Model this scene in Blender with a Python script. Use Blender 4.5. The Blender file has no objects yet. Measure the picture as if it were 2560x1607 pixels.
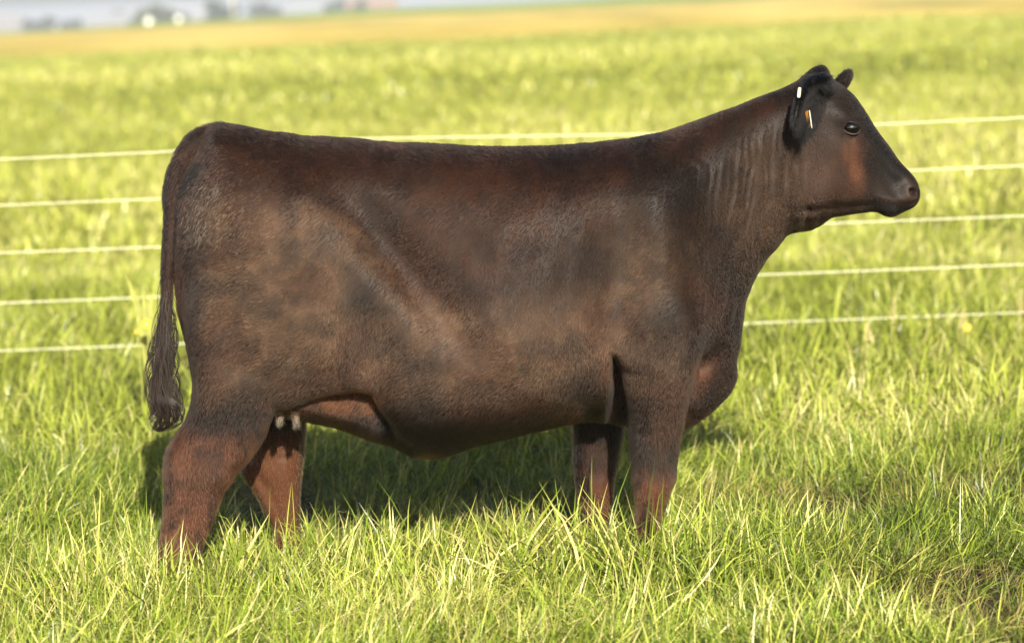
import bpy, math
import numpy as np
from mathutils import Matrix, Vector

rng = np.random.default_rng(11)
scene = bpy.context.scene
COL = scene.collection

# ------------------------------------------------------------------ camera
PW, PH = 2560.0, 1607.0
CAM_H = 1.75
FPX = 10.0 / 3.15 * PW
PITCH = math.atan(793.0 / FPX)
ROLL = math.radians(2.4)
cam_data = bpy.data.cameras.new('camera')
cam = bpy.data.objects.new('camera', cam_data)
COL.objects.link(cam)
M3 = Matrix.Rotation(math.radians(90) - PITCH, 3, 'X') @ Matrix.Rotation(-ROLL, 3, 'Z')
cam.matrix_world = Matrix.Translation((0, -10, CAM_H)) @ M3.to_4x4()
cam_data.sensor_width = 36.0
cam_data.lens = 36.0 * FPX / PW
cam_data.clip_start = 0.1
cam_data.clip_end = 12000
cam_data.dof.use_dof = True
cam_data.dof.focus_distance = 9.85
cam_data.dof.aperture_fstop = 2.8
scene.camera = cam

# ------------------------------------------------------------------ light
SUN_EL, SUN_AZ = math.radians(24), math.radians(9)      # behind the camera, a little to its right
world = bpy.data.worlds.new('World')
scene.world = world
world.use_nodes = True
nt = world.node_tree
bg = nt.nodes['Background']
sky = nt.nodes.new('ShaderNodeTexSky')
sky.sky_type = 'NISHITA'
sky.sun_disc = False
sky.sun_elevation = SUN_EL
sky.sun_rotation = math.pi - SUN_AZ
sky.dust_density = 2.5
nt.links.new(sky.outputs[0], bg.inputs[0])
bg.inputs[1].default_value = 0.05
sun_d = bpy.data.lights.new('sun', 'SUN')
sun_d.energy = 4.6
sun_d.angle = math.radians(0.5)
sun_d.color = (1.0, 0.925, 0.79)
sun = bpy.data.objects.new('sun', sun_d)
COL.objects.link(sun)
to_sun = Vector((math.sin(SUN_AZ) * math.cos(SUN_EL), -math.cos(SUN_AZ) * math.cos(SUN_EL), math.sin(SUN_EL)))
sun.rotation_euler = to_sun.to_track_quat('Z', 'Y').to_euler()
sun.location = (3, -14, 9)
scene.view_settings.view_transform = 'Standard'
scene.view_settings.look = 'None'
scene.view_settings.gamma = 1
scene.view_settings.exposure = 1.38
scene.view_settings.use_curve_mapping = False
scene.render.engine = 'CYCLES'
scene.cycles.use_denoising = True
scene.cycles.max_bounces = 6
scene.cycles.transparent_max_bounces = 8

# ------------------------------------------------------------------ helpers
MC = np.array(M3)
CAMP = np.array([0.0, -10.0, CAM_H])
DS = PW / 2409.0          # I traced outlines on a 2409 px wide view of the photograph


def at(u, v, Y):
    """world x, z of traced point (u, v) on the vertical plane y = Y"""
    u = np.asarray(u, float) * DS
    v = np.asarray(v, float) * DS
    d = np.stack([(u - PW / 2) / FPX, -(v - PH / 2) / FPX, -np.ones_like(u)], -1) @ MC.T
    t = (Y - CAMP[1]) / d[..., 1]
    return CAMP[0] + d[..., 0] * t, CAMP[2] + d[..., 2] * t


def uv_of(x, y, z):
    p = np.stack([x - CAMP[0], y - CAMP[1], z - CAMP[2]], -1) @ MC
    return (PW / 2 - FPX * p[..., 0] / p[..., 2]) / DS, (PH / 2 + FPX * p[..., 1] / p[..., 2]) / DS


def sstep(a, b, x):
    t = np.clip((x - a) / (b - a), 0, 1)
    return t * t * (3 - 2 * t)


def tag(o, label=None, cat=None, group=None, kind=None):
    if label: o['label'] = label
    if cat: o['category'] = cat
    if group: o['group'] = group
    if kind: o['kind'] = kind
    return o


def link(o, parent=None):
    COL.objects.link(o)
    if parent is not None:
        o.parent = parent
    return o


def mesh_from(name, V, F, mat=None, smooth=True):
    """V (n,3) array, F list of faces or (m,k) array"""
    me = bpy.data.meshes.new(name)
    V = np.asarray(V, np.float32)
    if isinstance(F, np.ndarray):
        k = F.shape[1]
        me.vertices.add(len(V))
        me.vertices.foreach_set('co', V.ravel())
        me.loops.add(F.size)
        me.loops.foreach_set('vertex_index', F.astype(np.int32).ravel())
        me.polygons.add(len(F))
        me.polygons.foreach_set('loop_start', np.arange(0, F.size, k, dtype=np.int32))
        me.update(calc_edges=True)
        me.validate()
    else:
        me.from_pydata(V.tolist(), [], F)
    me.polygons.foreach_set('use_smooth', np.full(len(me.polygons), smooth))
    if mat is not None:
        me.materials.append(mat)
    me.update()
    return me


def obj_from(name, V, F, mat, parent=None, smooth=True):
    return link(bpy.data.objects.new(name, mesh_from(name, V, F, mat, smooth)), parent)


def empty(name, loc):
    o = bpy.data.objects.new(name, None)
    o.location = loc
    o.empty_display_size = 0.2
    return link(o)


class MB:
    def __init__(self):
        self.v, self.f = [], []

    def add(self, v, f):
        b = len(self.v)
        self.v += [tuple(p) for p in v]
        self.f += [tuple(b + i for i in q) for q in f]
        return self

    def box(self, x0, x1, y0, y1, z0, z1):
        return self.add([(x0, y0, z0), (x1, y0, z0), (x1, y1, z0), (x0, y1, z0), (x0, y0, z1), (x1, y0, z1), (x1, y1, z1), (x0, y1, z1)],
                        [(3, 2, 1, 0), (4, 5, 6, 7), (0, 1, 5, 4), (1, 2, 6, 5), (2, 3, 7, 6), (3, 0, 4, 7)])

    def tube(self, pts, rad, n=8, cap=True):
        pts = [Vector(p) for p in pts]
        if not hasattr(rad, '__len__'):
            rad = [rad] * len(pts)
        b = len(self.v)
        up0 = None
        for i, p in enumerate(pts):
            t = (pts[min(i + 1, len(pts) - 1)] - pts[max(i - 1, 0)]).normalized()
            if up0 is None:
                up0 = t.orthogonal().normalized()
            up0 = (up0 - t * up0.dot(t)).normalized()
            s = t.cross(up0)
            for k in range(n):
                a = 2 * math.pi * k / n
                self.v.append(tuple(p + (up0 * math.cos(a) + s * math.sin(a)) * rad[i]))
        for i in range(len(pts) - 1):
            for k in range(n):
                a, c = b + i * n + k, b + i * n + (k + 1) % n
                self.f.append((a, c, c + n, a + n))
        if cap:
            self.f.append(tuple(b + k for k in range(n))[::-1])
            self.f.append(tuple(b + (len(pts) - 1) * n + k for k in range(n)))
        return self

    def build(self, name, mat, parent=None, smooth=False):
        return obj_from(name, np.array(self.v), self.f, mat, parent, smooth)


def material(name, color=(.5, .5, .5), rough=.6, spec=.3, var=0.0, vscale=20.0, coat=0.0):
    m = bpy.data.materials.new(name)
    m.use_nodes = True
    n = m.node_tree
    p = n.nodes['Principled BSDF']
    p.inputs['Roughness'].default_value = rough
    p.inputs['Specular IOR Level'].default_value = spec
    p.inputs['Base Color'].default_value = (*color, 1)
    p.inputs['Coat Weight'].default_value = coat
    if var > 0:
        tc = n.nodes.new('ShaderNodeTexCoord')
        no = n.nodes.new('ShaderNodeTexNoise')
        no.inputs['Scale'].default_value = vscale
        no.inputs['Detail'].default_value = 5
        cr = n.nodes.new('ShaderNodeValToRGB')
        cr.color_ramp.elements[0].position = .3
        cr.color_ramp.elements[1].position = .7
        cr.color_ramp.elements[0].color = (*[c * (1 - var) for c in color], 1)
        cr.color_ramp.elements[1].color = (*[min(1, c * (1 + var)) for c in color], 1)
        n.links.new(tc.outputs['Object'], no.inputs['Vector'])
        n.links.new(no.outputs['Fac'], cr.inputs[0])
        n.links.new(cr.outputs[0], p.inputs['Base Color'])
    return m


def vnoise(x, y, seed=0):
    """smooth value noise, vectorised, about 0..1"""
    xi, yi = np.floor(x).astype(np.int64), np.floor(y).astype(np.int64)
    fx, fy = x - xi, y - yi
    fx = fx * fx * (3 - 2 * fx)
    fy = fy * fy * (3 - 2 * fy)

    def h(a, b):
        n = (a * 374761393 + b * 668265263 + seed * 1442695041) & 0x7fffffff
        n = ((n ^ (n >> 13)) * 1274126177) & 0x7fffffff
        return ((n ^ (n >> 16)) & 0xffff) / 65535.0
    return (h(xi, yi) * (1 - fx) + h(xi + 1, yi) * fx) * (1 - fy) + (h(xi, yi + 1) * (1 - fx) + h(xi + 1, yi + 1) * fx) * fy


def fbm(x, y, seed=0, octv=4):
    s, a, t = 0, .5, 0
    for i in range(octv):
        s = s + a * vnoise(x, y, seed + i)
        t += a
        x, y, a = x * 2.03 + 17.1, y * 2.03 - 9.3, a * .5
    return s / t


# ------------------------------------------------------------------ ground
def ground_z(x, y):
    x = np.asarray(x, float)
    y = np.asarray(y, float)
    near = .10 * (fbm(x * .9 + 5, y * .9, 3) - .5) * sstep(-30, -10, y) * (1 - sstep(30, 60, y))
    big = .5 * (fbm(x * .05, y * .035, 8, 3) - .5) * sstep(20, 60, y) * (1 - sstep(150, 330, y))
    edge = (1.85 * sstep(-120, -14, x) + 1.5 * sstep(-5, 90, x)) * sstep(200, 800, y)
    drop = -4.0 * sstep(830, 910, y) - 0.9 * edge * sstep(830, 910, y)
    return near + big + edge + drop


ys = np.concatenate([np.arange(-16, -2, 1.0), np.arange(-2, 8, .12), np.arange(8, 30, .5), np.geomspace(30, 4000, 120)])
xs_p = np.concatenate([np.arange(0, 5, .12), np.geomspace(5, 1800, 60)])
xs = np.concatenate([-xs_p[::-1], xs_p[1:]])
GX, GY = np.meshgrid(xs, ys)
GZ = ground_z(GX, GY)
gi = np.arange(GX.size).reshape(GX.shape)
GF = np.stack([gi[:-1, :-1], gi[:-1, 1:], gi[1:, 1:], gi[1:, :-1]], -1).reshape(-1, 4)


def field_color_nodes(n, pos):
    """colours of the meadow by place: green pasture, an ochre stubble strip, green again; returns colour socket"""
    sep = n.nodes.new('ShaderNodeSeparateXYZ')
    n.links.new(pos, sep.inputs[0])
    return sep


def ground_material():
    m = bpy.data.materials.new('soil_and_sward')
    m.use_nodes = True
    n = m.node_tree
    L = n.links.new
    p = n.nodes['Principled BSDF']
    p.inputs['Roughness'].default_value = .95
    p.inputs['Specular IOR Level'].default_value = .05
    g = n.nodes.new('ShaderNodeNewGeometry')
    sep = n.nodes.new('ShaderNodeSeparateXYZ')
    L(g.outputs['Position'], sep.inputs[0])

    def noise(scale, detail=4, vec=None, stretch=None):
        t = n.nodes.new('ShaderNodeTexNoise')
        t.inputs['Scale'].default_value = scale
        t.inputs['Detail'].default_value = detail
        t.inputs['Roughness'].default_value = .6
        if stretch:
            mp = n.nodes.new('ShaderNodeMapping')
            mp.inputs['Scale'].default_value = stretch
            L(g.outputs['Position'], mp.inputs[0])
            L(mp.outputs[0], t.inputs['Vector'])
        else:
            L(g.outputs['Position'], t.inputs['Vector'])
        return t.outputs['Fac']

    def ramp(fac, *stops):
        r = n.nodes.new('ShaderNodeValToRGB')
        e = r.color_ramp.elements
        while len(e) < len(stops): e.new(.5)
        for q, (pos, c) in zip(e, stops):
            q.position = pos
            q.color = (*c, 1)
        L(fac, r.inputs[0])
        return r.outputs[0]

    def mix(fac, a, b):
        x = n.nodes.new('ShaderNodeMix')
        x.data_type = 'RGBA'
        L(fac, x.inputs[0]); L(a, x.inputs[6]); L(b, x.inputs[7])
        return x.outputs[2]

    def maprange(v, a, b, c=0, d=1):
        x = n.nodes.new('ShaderNodeMapRange')
        x.interpolation_type = 'SMOOTHSTEP'
        x.inputs[1].default_value = a; x.inputs[2].default_value = b
        x.inputs[3].default_value = c; x.inputs[4].default_value = d
        L(v, x.inputs[0])
        return x.outputs[0]

    def math_(op, a, b):
        x = n.nodes.new('ShaderNodeMath'); x.operation = op
        for i, q in enumerate((a, b)):
            if isinstance(q, (int, float)): x.inputs[i].default_value = q
            else: L(q, x.inputs[i])
        return x.outputs[0]

    soil = ramp(noise(14, 6), (.35, (.022, .016, .010)), (.65, (.06, .048, .026)))
    far = ramp(noise(1.0, 5, stretch=(.10, .035, .1)), (.36, (.17, .18, .026)), (.5, (.28, .28, .045)), (.66, (.38, .36, .07)))
    c = mix(maprange(sep.outputs['Y'], 30, 60), soil, far)
    wob = math_('MULTIPLY', math_('SUBTRACT', noise(1.0, 4, stretch=(.012, .006, .01)), .5), 130)
    yy = math_('ADD', sep.outputs['Y'], wob)
    och = ramp(noise(1.0, 5, stretch=(.06, .012, .05)), (.34, (.26, .24, .045)), (.48, (.52, .385, .075)), (.64, (.64, .52, .14)))
    band = math_('MULTIPLY', maprange(yy, 135, 180), maprange(yy, 430, 480, 1, 0))
    c = mix(band, c, och)
    gr2 = ramp(noise(1.0, 4, stretch=(.05, .02, .05)), (.4, (.17, .24, .015)), (.6, (.26, .32, .03)))
    c = mix(maprange(yy, 440, 485), c, gr2)
    hz = ramp(noise(.006, 3), (.4, (.16, .17, .13)), (.6, (.24, .23, .19)))
    c = mix(maprange(sep.outputs['Y'], 860, 960), c, hz)
    L(c, p.inputs['Base Color'])
    return m


tag(obj_from('ground', np.stack([GX, GY, GZ], -1).reshape(-1, 3), GF, ground_material()), kind='structure')


# ------------------------------------------------------------------ grass
def grass_material(stops):
    m = bpy.data.materials.new('grass_blade')
    m.use_nodes = True
    n = m.node_tree
    L = n.links.new
    p = n.nodes['Principled BSDF']
    out = n.nodes['Material Output']

    def attr(name, typ='GEOMETRY'):
        a = n.nodes.new('ShaderNodeAttribute')
        a.attribute_name = name
        a.attribute_type = typ
        return a.outputs['Fac']

    def math_(op, a, b):
        x = n.nodes.new('ShaderNodeMath'); x.operation = op
        for i, q in enumerate((a, b)):
            if isinstance(q, (int, float)): x.inputs[i].default_value = q
            else: L(q, x.inputs[i])
        return x.outputs[0]

    bt, bh = attr('bt'), attr('bh')
    tone = attr('tone', 'INSTANCER')
    dry = attr('dry', 'INSTANCER')
    r = n.nodes.new('ShaderNodeValToRGB')
    e = r.color_ramp.elements
    while len(e) < len(stops): e.new(.5)
    for q, (pos, c) in zip(e, stops):
        q.position = pos; q.color = (*c, 1)
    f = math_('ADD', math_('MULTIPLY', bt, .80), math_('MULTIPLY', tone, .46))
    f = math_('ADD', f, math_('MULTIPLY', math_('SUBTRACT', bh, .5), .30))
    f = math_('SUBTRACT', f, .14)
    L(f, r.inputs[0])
    mx = n.nodes.new('ShaderNodeMix'); mx.data_type = 'RGBA'
    L(math_('MULTIPLY', dry, math_('ADD', math_('MULTIPLY', bt, .6), .4)), mx.inputs[0])
    L(r.outputs[0], mx.inputs[6])
    mx.inputs[7].default_value = (.30, .215, .085, 1)
    col = mx.outputs[2]
    L(col, p.inputs['Base Color'])
    p.inputs['Roughness'].default_value = .36
    p.inputs['Specular IOR Level'].default_value = .35
    tr = n.nodes.new('ShaderNodeBsdfTranslucent')
    L(col, tr.inputs[0])
    ms = n.nodes.new('ShaderNodeMixShader')
    ms.inputs[0].default_value = .16
    L(p.outputs[0], ms.inputs[1]); L(tr.outputs[0], ms.inputs[2]); L(ms.outputs[0], out.inputs[0])
    return m


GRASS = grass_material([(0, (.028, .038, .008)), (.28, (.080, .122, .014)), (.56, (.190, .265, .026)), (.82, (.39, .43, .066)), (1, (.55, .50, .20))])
PALE_GRASS = grass_material([(0, (.095, .115, .018)), (.26, (.18, .205, .030)), (.54, (.295, .33, .048)), (.82, (.42, .435, .085)), (1, (.50, .47, .17))])
MIX_GRASS = grass_material([(0, (.055, .065, .012)), (.26, (.135, .16, .022)), (.54, (.240, .290, .034)), (.82, (.39, .43, .07)), (1, (.54, .50, .20))])


def make_tuft(nb, radius, lmin, lmax, width, droop, seed, segs=4, lie=.28):
    """blades of one tuft: vertices, faces, blade tone, height along the blade"""
    r = np.random.default_rng(seed)
    V, F, T, H = [], [], [], []
    for b in range(nb):
        a = r.uniform(0, 2 * math.pi)
        rr = radius * math.sqrt(r.uniform())
        base = np.array([rr * math.cos(a), rr * math.sin(a), -.02])
        az = a + r.normal(0, .9) if r.uniform() < .7 else r.uniform(0, 2 * math.pi)
        L = r.uniform(lmin, lmax) * (.7 + .3 * r.uniform())
        w = width * r.uniform(.55, 1.25)
        th = abs(r.normal(lie, lie))
        bend = abs(r.normal(droop, droop * .5))
        tone = r.uniform()
        if r.uniform() < .05: tone = 1.15 + r.uniform() * .35
        side_az = az + math.pi / 2 + r.normal(0, .5)
        side = np.array([math.cos(side_az), math.sin(side_az), 0])
        p = base.copy()
        prof = [.75, 1, .9, .62, 0]
        b0 = len(V)
        for s in range(segs + 1):
            t = s / segs
            ww = w * np.interp(t, [0, .25, .5, .75, 1], prof)
            tw = side + np.array([0, 0, .35 * math.sin(3 * t + tone * 6)])
            tw /= np.linalg.norm(tw)
            if s < segs:
                V.append(p - tw * ww / 2); V.append(p + tw * ww / 2)
                T += [tone, tone]; H += [t, t]
            else:
                V.append(p.copy()); T.append(tone); H.append(1)
            ang = th + bend * (t + .5 / segs) ** 1.3
            p = p + np.array([math.sin(ang) * math.cos(az), math.sin(ang) * math.sin(az), math.cos(ang)]) * L / segs
        for s in range(segs - 1):
            q = b0 + 2 * s
            F.append((q, q + 1, q + 3, q + 2))
        q = b0 + 2 * (segs - 1)
        F.append((q, q + 1, q + 2))
    return V, F, T, H


GN_CACHE = {}


def gn_scatter(K):
    if K in GN_CACHE: return GN_CACHE[K]
    ng = bpy.data.node_groups.new('grow_tufts', 'GeometryNodeTree')
    ng.interface.new_socket('Geometry', in_out='INPUT', socket_type='NodeSocketGeometry')
    ng.interface.new_socket('Geometry', in_out='OUTPUT', socket_type='NodeSocketGeometry')
    N = ng.nodes.new
    L = ng.links.new
    gi_, go = N('NodeGroupInput'), N('NodeGroupOutput')

    def named(nm, typ):
        a = N('GeometryNodeInputNamedAttribute')
        a.data_type = typ
        a.inputs['Name'].default_value = nm
        return a.outputs['Attribute']
    vid = named('vid', 'INT')

    def sep(k):
        c = N('FunctionNodeCompare')
        c.data_type = 'INT'
        c.operation = 'EQUAL'
        L(vid, c.inputs[2])
        c.inputs[3].default_value = k
        s = N('GeometryNodeSeparateGeometry')
        s.domain = 'POINT'
        L(gi_.outputs[0], s.inputs[0]); L(c.outputs[0], s.inputs[1])
        return s.outputs[0]
    join = N('GeometryNodeJoinGeometry')
    for k in range(K):
        g2 = N('GeometryNodeGeometryToInstance')
        L(sep(k), g2.inputs[0])
        L(g2.outputs[0], join.inputs[0])
    iop = N('GeometryNodeInstanceOnPoints')
    L(sep(-1), iop.inputs['Points'])
    L(join.outputs[0], iop.inputs['Instance'])
    iop.inputs['Pick Instance'].default_value = True
    L(named('pick', 'INT'), iop.inputs['Instance Index'])
    L(named('rot', 'FLOAT_VECTOR'), iop.inputs['Rotation'])
    L(named('scl', 'FLOAT_VECTOR'), iop.inputs['Scale'])
    L(iop.outputs[0], go.inputs[0])
    GN_CACHE[K] = ng
    return ng


def grass_field(tufts, P, rot, scl, tone, dry, mat=GRASS):
    """one grass object: the tufts' own meshes and the points where they grow"""
    V, F, T, H, ID = [], [], [], [], []
    for k, (v, f, t, h) in enumerate(tufts):
        b = len(V)
        V += v; T += t; H += h; ID += [k] * len(v)
        F += [tuple(b + i for i in q) for q in f]
    nv, npnt = len(V), len(P)
    me = bpy.data.meshes.new('grass')
    me.from_pydata([tuple(v) for v in V] + P.tolist(), [], F)
    me.materials.append(mat)

    def put(nm, typ, a, b):
        at_ = me.attributes.new(nm, typ, 'POINT')
        arr = np.concatenate([np.asarray(a), np.asarray(b)])
        if typ == 'INT': at_.data.foreach_set('value', arr.astype(np.int32))
        elif typ == 'FLOAT': at_.data.foreach_set('value', arr.astype(np.float32))
        else: at_.data.foreach_set('vector', arr.astype(np.float32).ravel())
    z1, z3 = np.zeros(nv), np.zeros((nv, 3))
    put('vid', 'INT', ID, np.full(npnt, -1))
    put('bt', 'FLOAT', T, np.zeros(npnt))
    put('bh', 'FLOAT', H, np.zeros(npnt))
    put('pick', 'INT', z1, rng.integers(0, len(tufts), npnt))
    put('rot', 'FLOAT_VECTOR', z3, rot)
    put('scl', 'FLOAT_VECTOR', z3, scl)
    put('tone', 'FLOAT', z1, tone)
    put('dry', 'FLOAT', z1, dry)
    me.polygons.foreach_set('use_smooth', np.ones(len(me.polygons), bool))
    o = link(bpy.data.objects.new('grass', me))
    md = o.modifiers.new('grow', 'NODES')
    md.node_group = gn_scatter(len(tufts))
    return tag(o, kind='stuff')


def half_w(y):
    return .1575 * (y + 10) * 1.12 + 1.3


def points(y0, y1, dens, lean=.12, smin=.8, smax=1.2, zs=1.0):
    n = int(dens * (y1 - y0) * 2 * half_w(y1))
    x = rng.uniform(-1, 1, n) * half_w(y1)
    y = rng.uniform(y0, y1, n)
    k = np.abs(x) < half_w(y)
    x, y = x[k], y[k]
    return x, y


DRY = []


def pasture(tufts, y0, y1, dens, smin, smax, lean=.15, wild=1.0):
    x, y = points(y0, y1, dens)
    cl = fbm(x * 2.2, y * 1.6, 21, 3)
    feet = np.exp(-((np.abs(x + .29) - .7) / .3) ** 2 - ((y + .4) / .3) ** 2)                  # clumps
    bare = fbm(x * 1.3 + 40, y * 1.0 + 3, 33, 4) - .2 * feet + .05 * sstep(.6, 1.4, x) * (y < .9) - .07 * sstep(.5, 1.1, y) - .25 * np.exp(-((x - .8) / .8) ** 2 - ((y - 3.2) / .9) ** 2)      # thin spots where thatch and soil show
    keep = rng.uniform(size=len(x)) < np.clip(1.1 - sstep(.51, .63, bare) * .88 * wild, 0, 1)
    x, y, cl, bare = x[keep], y[keep], cl[keep], bare[keep]
    n = len(x)
    z = ground_z(x, y)
    ld = 2 * math.pi * fbm(x * 1.7 + 9, y * 1.5, 5, 2) * 1.8
    la = np.abs(rng.normal(lean, lean * .8, n))
    # tilt about a horizontal axis so clumps lean together, mostly towards +x
    rot = np.stack([la * np.sin(ld) * .8, la * .6 + la * np.cos(ld), rng.uniform(0, 2 * math.pi, n)], -1)
    # euler XYZ applies x then y then z; put the spin first instead by folding it into a matrix
    s = rng.uniform(smin, smax, n) * (.72 + .56 * cl)
    s *= 1 - .35 * sstep(.5, .66, bare)
    for fx_, fy_, ft_ in ((-1.0, -.46, .62), (-.70, .0, .36), (.42, -.42, .66), (.36, .0, .36), (-.1, -.35, .3)):      # ungrazed, taller round the feet
        s *= 1 + ft_ * np.exp(-((x - fx_) / .42) ** 2 - ((y - fy_) / .30) ** 2)
    scl = np.stack([s, s, s * rng.uniform(.85, 1.15, n)], -1)
    thatch = sstep(.50, .60, bare)
    tone = np.clip(.50 + 2.5 * (fbm(x * .7 + 3, y * .4, 51, 4) - .5) - .5 * sstep(.5, .62, bare) + rng.normal(0, .17, n), -.1, 1)
    DRY.append(thatch * (rng.uniform(size=n) < .45) * .8)
    return np.stack([x, y, z], -1), rot, scl, tone


def spin_first(rot):
    """(tilt x, tilt y, spin) -> XYZ Euler of Ry(ty) Rx(tx) Rz(spin)"""
    tx, ty, sp = rot.T
    cx, sx, cy, sy, cz, sz = np.cos(tx), np.sin(tx), np.cos(ty), np.sin(ty), np.cos(sp), np.sin(sp)
    o, l = np.zeros_like(tx), np.ones_like(tx)
    Rx = np.array([[l, o, o], [o, cx, -sx], [o, sx, cx]]).transpose(2, 0, 1)
    Ry = np.array([[cy, o, sy], [o, l, o], [-sy, o, cy]]).transpose(2, 0, 1)
    Rz = np.array([[cz, -sz, o], [sz, cz, o], [o, o, l]]).transpose(2, 0, 1)
    R = Ry @ Rx @ Rz
    return np.stack([np.arctan2(R[:, 2, 1], R[:, 2, 2]), np.arcsin(np.clip(-R[:, 2, 0], -1, 1)), np.arctan2(R[:, 1, 0], R[:, 0, 0])], -1)


near_t = [make_tuft(34, .06, .10, .24, .0044, 1.0, 100 + i, lie=.42) for i in range(6)] + \
         [make_tuft(26, .06, .15, .28, .0052, 1.3, 200 + i, lie=.50) for i in range(3)] + \
         [make_tuft(40, .09, .07, .19, .0036, .8, 300 + i, lie=1.05) for i in range(8)]
P, rot, scl, tone = pasture(near_t, -1.75, 2.6, 400, .7, 1.15, .32)
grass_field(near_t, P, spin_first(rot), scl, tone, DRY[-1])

mid_t = [make_tuft(44, .11, .12, .28, .0080, 1.1, 400 + i, 4, .4) for i in range(6)] + \
        [make_tuft(30, .10, .18, .34, .008, 1.3, 450 + i, 4, .5) for i in range(3)]
P, rot, scl, tone = pasture(mid_t, 2.6, 13, 85, .75, 1.2, .22)
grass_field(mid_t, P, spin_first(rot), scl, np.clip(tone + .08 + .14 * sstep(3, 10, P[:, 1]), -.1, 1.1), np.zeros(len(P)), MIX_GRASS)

far_t = [make_tuft(80, .36, .12, .30, .018, 1.1, 500 + i, 4, .5) for i in range(5)]
P, rot, scl, tone = pasture(far_t, 13, 45, 10, .8, 1.3, .12, .3)
big = fbm(P[:, 0] * .11, P[:, 1] * .09, 71, 4)
grass_field(far_t, P, spin_first(rot), scl * (.75 + .5 * big)[:, None], np.clip(tone * .2 + .49 + 1.9 * (big - .5) + .10, -.1, 1.1), np.zeros(len(P)), PALE_GRASS)
wide_t = [make_tuft(80, .9, .10, .24, .05, 1.0, 600 + i, 3, .6) for i in range(5)]
P, rot, scl, tone = pasture(wide_t, 45, 150, 1.3, .8, 1.3, .1, .2)
big = fbm(P[:, 0] * .04, P[:, 1] * .035, 73, 4)
grass_field(wide_t, P, spin_first(rot), scl * (.7 + .6 * big)[:, None], np.clip(tone * .15 + .67 + 1.5 * (big - .5), -.05, 1.05), 0 * P[:, 0], PALE_GRASS)


# ------------------------------------------------------------------ cow: implicit body on a grid
H_ = .0062
X0, X1 = at(330, 0, 0)[0] - .02, at(2185, 0, 0)[0] + .03
gx = np.arange(X0, X1, H_)
gy = np.arange(-.46, .46, H_)
gz = np.arange(-.02, 1.66, H_)
XX, ZZ = np.meshgrid(gx, gz, indexing='ij')


def spline(pts, n=8, closed=True):
    p = np.asarray(pts, float)
    N = len(p)
    out = []
    for i in range(N if closed else N - 1):
        if closed: a, b, c, d = p[(i - 1) % N], p[i], p[(i + 1) % N], p[(i + 2) % N]
        else: a, b, c, d = p[max(i - 1, 0)], p[i], p[i + 1], p[min(i + 2, N - 1)]
        for t in np.arange(n) / n:
            out.append(.5 * ((2 * b) + (c - a) * t + (2 * a - 5 * b + 4 * c - d) * t * t + (3 * b - a - 3 * c + d) * t ** 3))
    if not closed: out.append(p[-1])
    return np.array(out)


def poly_sdf(poly, X, Z):
    """positive inside"""
    d2 = np.full(X.shape, 1e9)
    ins = np.zeros(X.shape, bool)
    n = len(poly)
    for i in range(n):
        ax, az = poly[i]
        bx, bz = poly[(i + 1) % n]
        ex, ez = bx - ax, bz - az
        wx, wz = X - ax, Z - az
        t = np.clip((wx * ex + wz * ez) / (ex * ex + ez * ez + 1e-12), 0, 1)
        d2 = np.minimum(d2, (wx - ex * t) ** 2 + (wz - ez * t) ** 2)
        c = ((az <= Z) & (bz > Z)) | ((bz <= Z) & (az > Z))
        xi = ax + (Z - az) / (ez if abs(ez) > 1e-12 else 1e-12) * ex
        ins ^= c & (X < xi)
    return np.sqrt(d2) * np.where(ins, 1, -1)


def blur2(A, r):
    k = np.exp(-np.arange(-3 * r, 3 * r + 1) ** 2 / (2.0 * r * r))
    k /= k.sum()
    for ax in (0, 1):
        pad = [(0, 0), (0, 0)]
        pad[ax] = (3 * r, 3 * r)
        B = np.pad(A, pad, mode='edge')
        A = sum(k[i] * (B[i:i + A.shape[0], :] if ax == 0 else B[:, i:i + A.shape[1]]) for i in range(len(k)))
    return A


def gauss(U, V, u, v, su, sv, ang=0.0):
    c, s = math.cos(math.radians(ang)), math.sin(math.radians(ang))
    a, b = (U - u) * c + (V - v) * s, -(U - u) * s + (V - v) * c
    return np.exp(-.5 * ((a / su) ** 2 + (b / sv) ** 2))


def smin(a, b, k):
    h = np.clip(.5 + .5 * (b - a) / k, 0, 1)
    return b * (1 - h) + a * h - k * h * (1 - h)


FIELD = np.full((len(gx), len(gy), len(gz)), 9.0, np.float32)


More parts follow.
